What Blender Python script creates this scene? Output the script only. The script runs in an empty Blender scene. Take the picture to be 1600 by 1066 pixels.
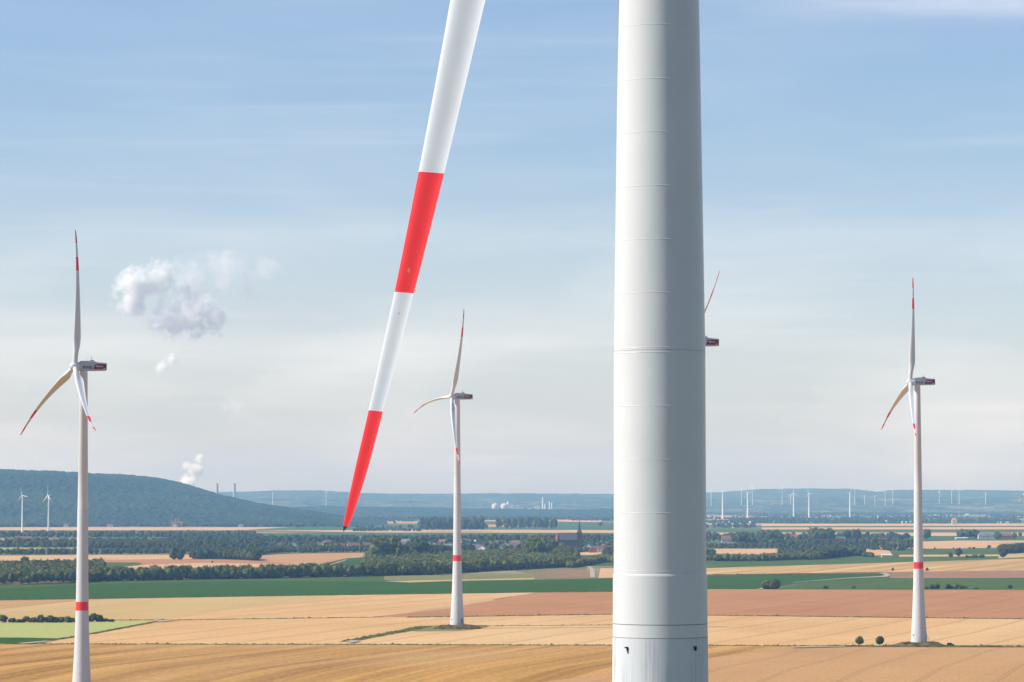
import bpy, bmesh, math, random
import numpy as np
from mathutils import Vector, Matrix
random.seed(7); rng = np.random.default_rng(7)
S = bpy.context.scene; C = S.collection
R = math.radians

# ------------------------------------------------------------------ camera
F = 5000.0; CZ = 79.0; PITCH = math.atan(249/5000)
cam = bpy.data.cameras.new('camera'); co = bpy.data.objects.new('camera', cam); C.objects.link(co)
co.location = (0, 0, CZ); co.rotation_euler = (math.pi/2 + PITCH, 0, 0)
cam.sensor_width = 36; cam.lens = F/1600*36; cam.clip_start = 1; cam.clip_end = 90000
S.camera = co
cp, sp = math.cos(PITCH), math.sin(PITCH)
def ray(px, py):
    u = (px-800)/F; v = -(py-533)/F
    return u, cp - v*sp, sp + v*cp
def at(px, py, D):
    x, y, z = ray(px, py); k = D/y
    return Vector((x*k, D, CZ + z*k))
def g(y):                                   # ground height: a plain that dips towards the camera
    t = min(1, max(0, (1540-y)/230)); return -7*t*t*(3-2*t)
def gp(px, py, dz=0.0):                     # pixel on the ground -> world point
    x, y, z = ray(px, py); zz = 0
    for _ in range(60):
        k = (CZ - zz)/(-z); zz = 0.5*zz + 0.5*g(y*k)
    return Vector((x*k, y*k, zz+dz))

# ------------------------------------------------------------------ materials
def newmat(name):
    m = bpy.data.materials.new(name); m.use_nodes = True; nt = m.node_tree
    return m, nt, nt.nodes, nt.links, nt.nodes['Principled BSDF']
def setc(b, col, rough=.6, spec=.3):
    b.inputs['Base Color'].default_value = (*col, 1); b.inputs['Roughness'].default_value = rough
    b.inputs['Specular IOR Level'].default_value = spec
def math_(nt, op, a, b=None, clamp=False):
    n = nt.nodes.new('ShaderNodeMath'); n.operation = op; n.use_clamp = clamp
    for i, v in enumerate((a, b)):
        if v is None: continue
        if isinstance(v, (int, float)): n.inputs[i].default_value = v
        else: nt.links.new(v, n.inputs[i])
    return n.outputs[0]
def mixc(nt, fac, a, b, mode='MIX'):
    n = nt.nodes.new('ShaderNodeMix'); n.data_type = 'RGBA'; n.blend_type = mode
    for i, v in ((0, fac), (6, a), (7, b)):
        if isinstance(v, (int, float)): n.inputs[i].default_value = v
        elif isinstance(v, tuple): n.inputs[i].default_value = (*v, 1)
        else: nt.links.new(v, n.inputs[i])
    return n.outputs[2]
def pos(nt, rotz=0, scale=(1, 1, 1), obj=False, loc=(0, 0, 0)):
    if obj: src = nt.nodes.new('ShaderNodeTexCoord').outputs['Object']
    else: src = nt.nodes.new('ShaderNodeNewGeometry').outputs['Position']
    v = nt.nodes.new('ShaderNodeVectorRotate'); v.rotation_type = 'Z_AXIS'; v.inputs['Angle'].default_value = rotz
    nt.links.new(src, v.inputs['Vector'])
    m = nt.nodes.new('ShaderNodeMapping'); m.inputs['Scale'].default_value = scale; m.inputs['Location'].default_value = loc
    nt.links.new(v.outputs[0], m.inputs['Vector']); return m.outputs[0]
def noise(nt, vec, scale=1, detail=3, rough=.5):
    n = nt.nodes.new('ShaderNodeTexNoise'); n.inputs['Scale'].default_value = scale
    n.inputs['Detail'].default_value = detail; n.inputs['Roughness'].default_value = rough
    nt.links.new(vec, n.inputs['Vector']); return n.outputs['Fac']
def ramp(nt, fac, lo, hi):
    n = nt.nodes.new('ShaderNodeMapRange'); n.inputs[1].default_value = lo; n.inputs[2].default_value = hi
    nt.links.new(fac, n.inputs[0]); return n.outputs[0]
def plain(name, col, rough=.6, spec=.3, var=.12, vs=.5):
    m, nt, N, L, b = newmat(name); setc(b, col, rough, spec)
    f = ramp(nt, noise(nt, pos(nt, obj=True), vs, 4), .3, .7)
    c = mixc(nt, f, tuple(x*(1-var) for x in col), tuple(min(1, x*(1+var)) for x in col))
    L.new(c, b.inputs['Base Color']); return m

DIR = math.atan2(.3, .95)       # the farm tracks run this far off the view axis
def field(name, a, b_, stripe=.5, sw=14, tram=0.0, ts=36, d=DIR, grain=.12, patch=.3, c3=None, seed=0):
    """crop field: long drill rows, broad machine bands, wheel tracks, blotches of thinner crop"""
    m, nt, N, L, b = newmat(name); setc(b, a, .95, .05)
    rows = noise(nt, pos(nt, d, (1/sw, 1/900, 0), loc=(seed, seed, 0)), 1, 3, .6)
    rows = ramp(nt, rows, .32, .68)
    blot = ramp(nt, noise(nt, pos(nt, 0, (1/90, 1/160, 0), loc=(seed*3, 0, 0)), 1, 5, .6), .35, .68)
    f = math_(nt, 'ADD', math_(nt, 'MULTIPLY', rows, stripe), math_(nt, 'MULTIPLY', blot, 1-stripe))
    c = mixc(nt, f, a, b_)
    if c3:
        pt = ramp(nt, noise(nt, pos(nt, d, (1/240, 1/500, 0), loc=(seed*7, 3, 0)), 1, 4), .5, .62)
        c = mixc(nt, math_(nt, 'MULTIPLY', pt, patch), c, c3)
    gr = ramp(nt, noise(nt, pos(nt, d, (1/1.2, 1/7, 0)), 1, 3, .7), .3, .7)
    c = mixc(nt, grain, c, mixc(nt, gr, (0, 0, 0), (1, 1, 1)), 'SOFT_LIGHT')
    if tram:
        wob = math_(nt, 'MULTIPLY', noise(nt, pos(nt, 0, (1/300, 1/300, 0)), 1, 1), 30)
        sx = nt.nodes.new('ShaderNodeSeparateXYZ'); L.new(pos(nt, d), sx.inputs[0])
        u = math_(nt, 'ADD', math_(nt, 'ADD', sx.outputs[0], wob), 5000.0)
        for off in (0.0, 1.9):
            w = math_(nt, 'MODULO', math_(nt, 'ADD', u, off), ts)
            w = math_(nt, 'LESS_THAN', w, .8)
            c = mixc(nt, math_(nt, 'MULTIPLY', w, tram), c, tuple(x*.45 for x in a))
        # lodged crop: short dark cross scars
        lod = ramp(nt, noise(nt, pos(nt, 1.2, (1/26, 1/5, 0), loc=(seed, 9, 0)), 1, 2, .4), .70, .73)
        c = mixc(nt, math_(nt, 'MULTIPLY', lod, .45), c, tuple(x*.5 for x in a))
    L.new(c, b.inputs['Base Color']); return m
M = {}
M['gold'] = field('ripe grain', (.50, .280, .078), (.215, .105, .024), .85, 13, .3, 31, c3=(.56, .37, .17), grain=.35)
M['wheat'] = field('pale grain', (.560, .345, .155), (.46, .275, .115), .45, 20, .75, 37, c3=(.62, .45, .25), seed=2, grain=.2)
M['wheat_pink'] = field('pinkish grain', (.445, .258, .110), (.37, .208, .085), .4, 24, .5, 33, seed=4, grain=.2)
M['wheat_green'] = field('half ripe grain', (.47, .325, .135), (.40, .275, .11), .5, 26, .15, 36, seed=5, grain=.15)
M['brown'] = field('brown stubble', (.40, .195, .085), (.32, .15, .062), .4, 22, .5, 34, seed=6, grain=.15)
M['brown2'] = field('dull brown stubble', (.30, .165, .095), (.245, .13, .075), .4, 22, .2, 30, seed=16, grain=.15)
M['strip'] = field('cut grain strips', (.56, .37, .15), (.31, .18, .07), .95, 26, 0, 36, d=DIR, seed=7, grain=.15)
M['beet'] = field('beet green', (.036, .088, .005), (.024, .064, .003), .5, 10, 0, 36, seed=8, grain=.3)
M['green2'] = field('grass green', (.070, .112, .018), (.048, .084, .012), .5, 18, .15, 30, seed=9, grain=.25)
M['lime'] = field('pale green crop', (.36, .37, .125), (.31, .325, .11), .6, 12, .1, 36, seed=10, grain=.2)
M['meadow'] = field('dry meadow', (.20, .19, .07), (.135, .14, .05), .5, 14, .1, 36, c3=(.30, .22, .12), seed=11, grain=.3, patch=.8)
M['scrub'] = field('bare scrubland', (.27, .165, .09), (.20, .12, .06), .3, 20, 0, 36, c3=(.13, .14, .06), seed=12, grain=.4, patch=.8)
M['tan'] = field('tan stubble', (.53, .33, .17), (.45, .275, .135), .5, 30, 0, 36, seed=13)
M['track'] = plain('gravel track', (.36, .30, .22), .9, .1, .1, .2)
M['verge'] = plain('verge grass', (.085, .090, .024), .95, .05, .4, .08)
M['hedge'] = plain('dark verge grass', (.065, .075, .026), .95, .05, .4, .08)
M['mound'] = plain('mound earth and weeds', (.095, .068, .024), .95, .05, .85, .35)

def groundmat():
    m, nt, N, L, b = newmat('far farmland'); setc(b, (.2, .2, .1), .95, .05)
    v = nt.nodes.new('ShaderNodeTexVoronoi'); v.inputs['Scale'].default_value = 1; v.voronoi_dimensions = '2D'
    L.new(pos(nt, .12, (1/520, 1/620, 1)), v.inputs['Vector'])
    s = nt.nodes.new('ShaderNodeSeparateColor'); L.new(v.outputs['Color'], s.inputs[0])
    cr = nt.nodes.new('ShaderNodeValToRGB'); cr.color_ramp.interpolation = 'CONSTANT'
    cols = [(.07, .11, .035), (.44, .29, .15), (.09, .13, .045), (.10, .12, .045), (.05, .075, .03), (.40, .28, .15), (.13, .14, .055), (.06, .09, .03)]
    e = cr.color_ramp.elements; e[0].color = (*cols[0], 1); e[1].color = (*cols[1], 1); e[1].position = .14
    for i in range(2, 8): k = e.new(i/8); k.color = (*cols[i], 1)
    L.new(s.outputs[0], cr.inputs[0])
    f = ramp(nt, noise(nt, pos(nt, 0, (1/60, 1/60, 1)), 1, 4), .3, .7)
    L.new(mixc(nt, .3, cr.outputs[0], mixc(nt, f, (0, 0, 0), (1, 1, 1)), 'SOFT_LIGHT'), b.inputs['Base Color'])
    return m
M['ground'] = groundmat()
def foliage(name, a, b_, sc=.12, rnd=.35):
    m, nt, N, L, b = newmat(name); setc(b, a, .9, .15)
    f = ramp(nt, noise(nt, pos(nt), sc, 3), .32, .68)
    c = mixc(nt, f, a, b_)
    f2 = ramp(nt, noise(nt, pos(nt), .9, 2), .25, .75)
    c = mixc(nt, .5, c, mixc(nt, f2, (.05, .05, .05), (.95, .95, .95)), 'SOFT_LIGHT')
    oi = nt.nodes.new('ShaderNodeObjectInfo')
    h = nt.nodes.new('ShaderNodeHueSaturation'); L.new(c, h.inputs['Color'])
    L.new(math_(nt, 'ADD', math_(nt, 'MULTIPLY', oi.outputs['Random'], rnd), 1-rnd*.4), h.inputs['Value'])
    L.new(h.outputs[0], b.inputs['Base Color']); return m
M['leaf'] = foliage('broadleaf foliage', (.040, .054, .010), (.135, .145, .028))
M['leaf2'] = foliage('dark foliage', (.024, .036, .010), (.074, .088, .020))
M['leafy'] = foliage('yellowish foliage', (.15, .17, .045), (.22, .2, .06))
M['bark'] = plain('bark', (.10, .075, .05), .9, .1, .3, 3)
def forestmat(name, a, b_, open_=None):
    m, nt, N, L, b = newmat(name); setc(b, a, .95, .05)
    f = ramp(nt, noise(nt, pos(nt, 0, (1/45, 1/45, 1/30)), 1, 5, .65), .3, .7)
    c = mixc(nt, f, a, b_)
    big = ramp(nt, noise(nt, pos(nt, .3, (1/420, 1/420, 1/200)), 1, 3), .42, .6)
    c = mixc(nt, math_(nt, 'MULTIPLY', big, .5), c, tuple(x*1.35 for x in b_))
    if open_:
        v = nt.nodes.new('ShaderNodeTexVoronoi'); v.voronoi_dimensions = '2D'; L.new(pos(nt, .1, (1/650, 1/420, 1)), v.inputs['Vector'])
        s = nt.nodes.new('ShaderNodeSeparateColor'); L.new(v.outputs['Color'], s.inputs[0])
        k = math_(nt, 'GREATER_THAN', s.outputs[0], open_)
        c = mixc(nt, k, c, mixc(nt, s.outputs[1], (.08, .10, .045), (.17, .15, .09)))
    L.new(c, b.inputs['Base Color']); return m
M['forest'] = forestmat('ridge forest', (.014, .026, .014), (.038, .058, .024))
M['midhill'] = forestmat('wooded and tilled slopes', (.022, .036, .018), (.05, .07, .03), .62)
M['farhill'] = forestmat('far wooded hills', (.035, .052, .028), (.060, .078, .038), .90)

def whitepaint(name, col, rough=.38, streak=0.0, zt=0):
    m, nt, N, L, b = newmat(name); setc(b, col, rough, .25)
    f = ramp(nt, noise(nt, pos(nt, obj=True), .35, 5, .6), .3, .75)
    c = mixc(nt, f, tuple(x*.95 for x in col), col)
    if streak:
        f3 = ramp(nt, noise(nt, pos(nt, 0, (7, 7, .12), obj=True), 1, 4, .6), .50, .72)
        f4 = ramp(nt, noise(nt, pos(nt, 0, (1.2, 1.2, .5), obj=True), 1, 4, .6), .35, .7)
        c = mixc(nt, math_(nt, 'MULTIPLY', math_(nt, 'MULTIPLY', f3, f4), streak), c, tuple(x*.42 for x in col))
    L.new(c, b.inputs['Base Color'])
    bp = nt.nodes.new('ShaderNodeBump'); bp.inputs['Strength'].default_value = .06; bp.inputs['Distance'].default_value = .3
    L.new(noise(nt, pos(nt, 0, (.5, .5, .4), obj=True), 1, 3), bp.inputs['Height']); L.new(bp.outputs[0], b.inputs['Normal'])
    return m
M['steel'] = whitepaint('tower paint', (.60, .60, .60), .36, .05)
M['concrete'] = whitepaint('painted concrete', (.565, .58, .595), .6, .95)
M['blade'] = whitepaint('blade gelcoat', (.59, .615, .645), .33, .04)
M['red'] = whitepaint('red signal paint', (.80, .036, .042), .38, .14)
M['darkred'] = plain('scratched red paint', (.30, .012, .02), .6)
M['crimson'] = whitepaint('crimson panel', (.17, .002, .035), .4, 0)
M['seam'] = plain('joint line', (.16, .17, .17), .7)
M['black'] = plain('blackened metal', (.02, .02, .02), .6, .3, .3, 4)
M['rust'] = plain('rust mark', (.55, .22, .05), .8)
M['blue_letter'] = plain('blue lettering', (.015, .05, .19), .5)
M['white_letter'] = plain('white lettering', (.75, .70, .74), .5)
M['grey'] = plain('grey metal', (.30, .31, .32), .5, .4)
M['dark'] = plain('dark gap', (.05, .055, .06), .6)
M['nacelle'] = whitepaint('nacelle shell', (.42, .43, .45), .4, .05)
M['glass'] = plain('window glass', (.03, .035, .045), .12, .6)
M['carpaint'] = plain('dark car paint', (.012, .016, .028), .25, .6)
M['tyre'] = plain('tyre rubber', (.02, .02, .02), .8)
M['farwhite'] = plain('far turbine paint', (.86, .86, .85), .4)

# ------------------------------------------------------------------ object helpers
def tag(o, label=None, cat=None, group=None, kind=None):
    if label: o['label'] = label
    if cat: o['category'] = cat
    if group: o['group'] = group
    if kind: o['kind'] = kind
    return o
def empty(name, loc, rz=0):
    o = bpy.data.objects.new(name, None); C.objects.link(o); o.location = loc; o.rotation_euler = (0, 0, rz)
    o.empty_display_size = .5; return o
def link(name, me, mats, parent=None, smooth=False):
    for m in mats: me.materials.append(m)
    o = bpy.data.objects.new(name, me); C.objects.link(o)
    if parent: o.parent = parent
    if smooth: me.polygons.foreach_set('use_smooth', [True]*len(me.polygons))
    return o
def from_np(name, V, T, mats, parent=None, mi=None, smooth=False):
    me = bpy.data.meshes.new(name); me.vertices.add(len(V)); me.vertices.foreach_set('co', np.asarray(V, dtype=np.float32).ravel())
    n = len(T); me.loops.add(n*3); me.loops.foreach_set('vertex_index', np.asarray(T, dtype=np.int32).ravel())
    me.polygons.add(n); me.polygons.foreach_set('loop_start', np.arange(0, n*3, 3, dtype=np.int32))
    if mi is not None: me.polygons.foreach_set('material_index', np.asarray(mi, dtype=np.int32))
    me.update(calc_edges=True); me.validate()
    return link(name, me, mats, parent, smooth)
class MB:
    def __init__(s): s.v = []; s.f = []; s.m = []
    def quad(s, pts, m=0):
        i = len(s.v); s.v += [tuple(p) for p in pts]; s.f.append(tuple(range(i, i+len(pts)))); s.m.append(m)
    def box(s, x0, x1, y0, y1, z0, z1, m=0):
        i = len(s.v); s.v += [(x, y, z) for z in (z0, z1) for y in (y0, y1) for x in (x0, x1)]
        for f in ((0, 2, 3, 1), (4, 5, 7, 6), (0, 1, 5, 4), (2, 6, 7, 3), (0, 4, 6, 2), (1, 3, 7, 5)):
            s.f.append(tuple(i+k for k in f)); s.m.append(m)
    def prism(s, prof, y0, y1, m=0, axis='y'):      # profile in xz extruded along y (or yz along x)
        i = len(s.v); n = len(prof)
        for y in (y0, y1): s.v += [((a, y, b) if axis == 'y' else (y, a, b)) for a, b in prof]
        s.f.append(tuple(range(i, i+n))); s.m.append(m); s.f.append(tuple(range(i+2*n-1, i+n-1, -1))); s.m.append(m)
        for k in range(n):
            s.f.append((i+k, i+n+k, i+n+(k+1) % n, i+(k+1) % n)); s.m.append(m)
    def lathe(s, prof, seg=24, cx=0, cy=0, mats=None, cap=True):
        i = len(s.v)
        for r, z in prof:
            for k in range(seg):
                a = 2*math.pi*k/seg; s.v.append((cx+r*math.cos(a), cy+r*math.sin(a), z))
        for j in range(len(prof)-1):
            for k in range(seg):
                s.f.append((i+j*seg+k, i+j*seg+(k+1) % seg, i+(j+1)*seg+(k+1) % seg, i+(j+1)*seg+k)); s.m.append(mats[j] if mats else 0)
        if cap:
            s.f.append(tuple(i+k for k in range(seg-1, -1, -1))); s.m.append(mats[0] if mats else 0)
            s.f.append(tuple(i+(len(prof)-1)*seg+k for k in range(seg))); s.m.append(mats[-1] if mats else 0)
    def rings(s, rings, mats=None):
        i = len(s.v); n = len(rings[0])
        for r in rings: s.v += [tuple(p) for p in r]
        for j in range(len(rings)-1):
            for k in range(n):
                s.f.append((i+j*n+k, i+j*n+(k+1) % n, i+(j+1)*n+(k+1) % n, i+(j+1)*n+k)); s.m.append(mats[j] if mats else 0)
        s.f.append(tuple(i+k for k in range(n-1, -1, -1))); s.m.append(mats[0] if mats else 0)
        s.f.append(tuple(i+(len(rings)-1)*n+k for k in range(n))); s.m.append(mats[-1] if mats else 0)
    def build(s, name, mats, parent=None, smooth=None):
        me = bpy.data.meshes.new(name); me.from_pydata(s.v, [], s.f)
        me.polygons.foreach_set('material_index', s.m); me.update()
        bm = bmesh.new(); bm.from_mesh(me); bmesh.ops.recalc_face_normals(bm, faces=bm.faces)
        if smooth is not None:
            for f in bm.faces: f.smooth = True
            for e in bm.edges:
                if len(e.link_faces) == 2 and e.calc_face_angle(0) > smooth: e.smooth = False
        bm.to_mesh(me); bm.free()
        return link(name, me, mats, parent)

# ------------------------------------------------------------------ ground and fields
def sheet(name, pts, mat, dz, world=False, label=None):
    bm = bmesh.new()
    P = [Vector((p[0], p[1], 0)) for p in pts] if world else [gp(*p) for p in pts]
    vs = [bm.verts.new((p.x, p.y, 0)) for p in P]; bm.faces.new(vs)
    ys = [p.y for p in P]
    for y in range(1300, 1551, 10):
        if min(ys) < y < max(ys):
            bmesh.ops.bisect_plane(bm, geom=bm.verts[:]+bm.edges[:]+bm.faces[:], plane_co=(0, y, 0), plane_no=(0, 1, 0))
    bmesh.ops.triangulate(bm, faces=bm.faces[:])
    for v in bm.verts: v.co.z = g(v.co.y) + dz
    bmesh.ops.recalc_face_normals(bm, faces=bm.faces[:])
    for f in bm.faces:
        if f.normal.z < 0: f.normal_flip()
    me = bpy.data.meshes.new(name); bm.to_mesh(me); bm.free()
    o = link(name, me, [mat], smooth=True); o['kind'] = 'structure'; return o
sheet('ground', [(-6800, -1400), (6800, -1400), (6800, 26500), (-6800, 26500)], M['ground'], 0, True)
FIELDS = [
 # near fields, front to back
 ('grain_field', [(-500,1500),(600,1500),(850,1066),(960,1051),(1235,1011),(1105,1009),(960,1008.5),(560,1008),(0,1006),(-500,1006)], 'gold', .02),
 ('grain_field', [(600,1500),(2200,1500),(2200,1013),(1600,1012),(1235,1011),(960,1051),(850,1066)], 'wheat_pink', .02),
 ('grain_field', [(-500,1006),(560,1008),(960,1008.5),(1240,1010.5),(1600,1011),(2200,1012),(2200,970),(1600,967.5),(1105,961.5),(960,960),(590,965),(250,969),(-500,975)], 'wheat', .03),
 ('pale_green_field', [(-500,975),(0,973.5),(180,971),(252,970.5),(145,990.5),(75,1002),(30,1006),(-500,1007)], 'lime', .06),
 ('green_field', [(-500,996),(30,996.5),(100,998),(75,1002.5),(30,1006),(-500,1007)], 'beet', .09),
 ('grain_field', [(-500,975),(250,969),(590,965),(840,926),(480,930.5),(0,938.5),(-500,943)], 'wheat', .03),
 ('half_ripe_field', [(-500,975),(180,970),(250,968),(520,932),(480,930.5),(170,936),(60,948),(-100,960)], 'wheat_green', .06),
 ('stubble_field', [(-500,943),(0,938.5),(175,936),(110,941),(0,952),(-500,960)], 'wheat_pink', .09),
 ('stubble_field', [(578,964.5),(700,951),(840,925.5),(960,924.5),(1105,921),(1600,922),(2200,923),(2200,971),(1600,967.5),(1105,961.5),(960,960)], 'brown', .06),
 ('beet_field', [(-500,943),(0,938.5),(480,931),(840,926),(960,925),(1105,922),(1195,920),(1250,911),(1300,906.5),(1375,903),(1386,899),(1370,896.5),(1240,897.5),(1105,899.5),(960,903.5),(640,910),(400,903),(150,908),(0,915),(-500,918)], 'beet', .05),
 ('grass_field', [(-500,918),(0,915),(150,909),(400,904),(600,900),(600,909),(400,908),(150,913),(0,920)], 'green2', .09),
 ('meadow', [(700,908.6),(840,906),(960,903.5),(960,885),(900,885),(760,893),(560,901.5),(500,904)], 'meadow', .04),
 ('dry_strip', [(640,910.5),(740,907),(835,905.5),(835,903.5),(720,906),(600,908.5)], 'wheat_green', .10),
 ('scrub_field', [(835,905),(925,903),(920,893),(915,886),(860,888),(800,892),(835,898)], 'scrub', .10),
 ('grain_field', [(935,903.5),(965,903),(965,888),(938,888)], 'tan', .10),
 ('green_field', [(905,884),(965,884),(965,879),(905,879)], 'green2', .10),
 ('grass_field', [(1215,921),(1260,912),(1300,907),(1395,903.5),(1600,903),(2200,903),(2200,923),(1600,922)], 'green2', .08),
 ('cut_grain_field', [(1050,899),(1105,898.5),(1240,896),(1390,894),(1600,891.5),(2200,888),(2200,866),(1600,873),(1340,881),(1105,888),(1050,889)], 'strip', .05),
 ('stubble_field', [(1390,903.5),(1600,903.3),(2200,903),(2200,888),(1600,891.5),(1440,893.5),(1390,894)], 'brown2', .07),
 ('scrub_strip', [(1240,898),(1390,894),(1430,894),(1420,901),(1392,902),(1384,898),(1370,896)], 'scrub', .12),
 ('green_field', [(1050,889),(1105,888),(1340,881),(1600,873),(1600,868),(1340,870),(1180,875.5),(1050,878)], 'green2', .06),
 ('dry_meadow', [(1560,873),(1600,871),(2200,869),(2200,860),(1600,863),(1560,866)], 'wheat_green', .12),
 ('grain_field', [(1050,866.5),(1105,866),(1330,868),(1395,868.5),(1390,861),(1360,857.8),(1105,857.5),(1050,857.5)], 'tan', .12),
 ('green_field', [(1390,869.5),(1600,868),(1600,858),(1450,858.5),(1385,860)], 'green2', .10),
 ('stubble_field', [(1405,870.5),(1570,869.5),(1570,867),(1405,867.5)], 'tan', .25),
 ('grain_field', [(1355,848.5),(1500,845),(2200,843),(2200,853),(1600,853),(1560,856),(1490,857.5),(1360,858)], 'tan', .15),
 ('green_strip', [(1540,849.5),(1580,849),(1600,851),(2200,851),(2200,849),(1600,848)], 'green2', .3),
 ('grass_field', [(1340,845.5),(2200,843.5),(2200,838),(1340,838)], 'green2', .2),
 ('grain_strip', [(1050,838),(2200,837.5),(2200,832.5),(1050,832.5)], 'tan', .2),
 ('green_strip', [(1050,832.5),(2200,832.3),(2200,827.5),(1050,827.5)], 'green2', .2),
 ('grain_strip', [(1190,827.6),(2200,827.3),(2200,823.2),(1500,823.4),(1190,824.6)], 'tan', .25),
 ('green_strip', [(1170,824.6),(2200,823.2),(2200,821),(1170,822)], 'green2', .25),
 ('grain_strip', [(1190,822.3),(2200,821.2),(2200,818),(1190,818.8)], 'wheat', .3),
 # left and middle distance
 ('grain_field', [(405,878),(405,869),(430,866),(583,863.8),(583,870.5),(540,873),(490,885),(450,884)], 'wheat_pink', .12),
 ('green_field', [(488,886),(540,873.5),(600,868),(610,892),(500,893)], 'beet', .14),
 ('farm_track', [(514,883),(516,884),(542,875.5),(541,874.6)], 'track', .4),
 ('stubble_field', [(60,886),(470,886),(450,880),(400,876),(300,873.5),(60,874)], 'brown', .12),
 ('grain_field', [(-60,878),(75,876),(300,874),(300,867),(-60,868)], 'wheat', .15),
 ('grain_field', [(165,889.5),(230,882.5),(330,880),(450,883),(520,889),(520,893),(170,893)], 'tan', .2),
 ('green_field', [(90,893),(165,890),(225,882.5),(215,879.5),(90,879.5)], 'green2', .22),
 ('grain_field', [(-500,829),(-500,824.2),(430,824.2),(580,826),(960,829),(960,833),(580,832.5),(400,829)], 'tan', .25),
 ('green_strip', [(-500,832.5),(-500,829),(400,829),(400,832.5)], 'green2', .3),
 ('green_strip', [(400,838.5),(960,837),(960,833),(400,833)], 'green2', .25),
 ('green_strip', [(380,828.7),(480,829),(960,827.5),(960,820.5),(600,821),(500,822),(440,825)], 'green2', .3),
 ('grain_strip', [(440,818.8),(660,818.6),(660,814),(440,815)], 'wheat_pink', .35),
 ('grain_strip', [(430,822.5),(600,822.5),(600,820),(430,820)], 'brown2', .4),
 ('grain_strip', [(-60,845.5),(125,845.3),(125,842),(-60,842)], 'wheat_pink', .25),
 ('meadow', [(-60,860),(130,860),(130,856),(-60,856)], 'lime', .25),
 ('grain_field', [(888,868.5),(950,868.3),(948,861.3),(886,861)], 'tan', .3),
 ('grain_strip', [(730,861.5),(758,861.5),(758,858),(730,858)], 'wheat', .3),
 ('grain_strip', [(745,815),(790,815),(790,812),(745,812)], 'tan', .5),
 ('grain_strip', [(755,824),(787,824),(787,820),(755,820)], 'wheat_pink', .5),
 ('grain_strip', [(862,815.5),(940,816.5),(940,813.5),(862,812)], 'tan', .5),
 ('grain_strip', [(1105,812),(1190,811),(1190,806),(1105,806)], 'wheat_pink', .6),
 ('grain_strip', [(1105,802),(1140,802),(1140,799.6),(1105,799.6)], 'tan', .6),
 ('road', [(1238,1013.3),(1320,1011.5),(1322,1010.6),(1238,1012)], 'track', .12),
 ('farm_track', [(25,1006.5),(70,1002.5),(82,1003),(40,1007)], 'track', .13),
 ('farm_track', [(240,970),(282,969.5),(252,972.5),(238,972)], 'track', .13),
 ('farm_track', [(922,903),(930,903),(929,893),(926,888),(922,886),(918,886),(922,890)], 'track', .16),
 ('farm_track', [(912,886),(965,886.5),(965,885.8),(912,885.3)], 'track', .2),
 ('farm_track', [(1384,896),(1391,899),(1386,902),(1320,904.8),(1240,911),(1238,910.7),(1320,903.9),(1376,901),(1383,899),(1376,896.5)], 'track', .16),
 ('farm_track', [(1185,921),(1198,917),(1200,918.5),(1192,921.5)], 'track', .16),
 ('farm_track', [(540,1003),(548,1001),(565,1003),(548,1006)], 'track', .13),
]
for i_, (nm, pts, mt, dz) in enumerate(FIELDS): sheet(nm, pts, M[mt], dz + i_*.006)

def verge(name, pts, width, h, mat, dz=.1, seed=0, label='rough grass verge between two fields'):
    r = random.Random(seed); P = [gp(*p) for p in pts]; V = []; T = []
    for a, b in zip(P[:-1], P[1:]):
        n = max(2, int((b-a).length/2.2)); d = (b-a).normalized(); q = Vector((-d.y, d.x, 0))
        for i in range(n):
            c = a.lerp(b, i/n)
            for k in range(4):
                p = c + q*r.uniform(-.5, .5)*width + d*r.uniform(-1.5, 1.5)
                s = r.uniform(.8, 2.2); hh = h*r.uniform(.3, 1.25)*(1.8 if r.random() < .04 else 1)
                z = g(p.y)+dz*.3; o = len(V)
                V += [(p.x-s, p.y-s*.6, z), (p.x+s, p.y-s*.5, z), (p.x, p.y+s*.8, z), (p.x+r.uniform(-.5, .5), p.y, z+hh)]
                T += [(o, o+1, o+3), (o+1, o+2, o+3), (o+2, o, o+3)]
    o = from_np(name, V, T, [mat]); tag(o, None, None, None, 'stuff'); o['label'] = label; o['category'] = 'grass'; return o
verge('verge_grass', [(-60,1006.5),(560,1007.5),(960,1008.7),(1110,1009),(1340,1010),(1600,1010.5),(1700,1010.7)], 5, .55, M['verge'], seed=1, label='green grass verge along the track in front of the pale grain field')
verge('verge_grass', [(180,969.5),(290,969),(600,964.6)], 3, .5, M['hedge'], seed=2, label='dark grass balk between the two pale grain fields on the left')
verge('verge_grass', [(540,1003),(590,994),(640,985),(665,979.5)], 7, .9, M['verge'], seed=3, label='weedy slanting balk leading to the middle turbine mound')
verge('verge_grass', [(640,965),(960,960.3),(1105,961.8),(1600,967.6),(1700,968)], 3, .6, M['hedge'], seed=4, label='thin dark balk between the brown field and the pale grain')
verge('verge_grass', [(740,978.5),(960,976.8),(1105,976.5)], 2.5, .35, M['hedge'], seed=5, label='thin dark balk running right from the middle turbine mound')
verge('verge_grass', [(-60,939.5),(480,931),(840,926),(960,925),(1105,922)], 4, .8, M['hedge'], seed=6, label='dark grassy lower edge of the beet field')
verge('verge_grass', [(250,970.5),(145,990.5),(75,1002)], 3, .5, M['hedge'], seed=7, label='dark edge of the pale green field on the left')
verge('verge_grass', [(1260,920.5),(1600,921.8),(1700,922)], 8, .7, M['hedge'], seed=8, label='weedy balk in front of the grass field on the right')
verge('verge_grass', [(1100,898.8),(1240,897.3),(1375,895)], 5, .8, M['hedge'], seed=9, label='dark upper edge of the beet field on the right')
verge('verge_grass', [(1300,1009.8),(1480,1010.6),(1570,1011)], 8, .8, M['verge'], seed=10, label='brighter grass verge beside the right turbine mound')

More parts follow.
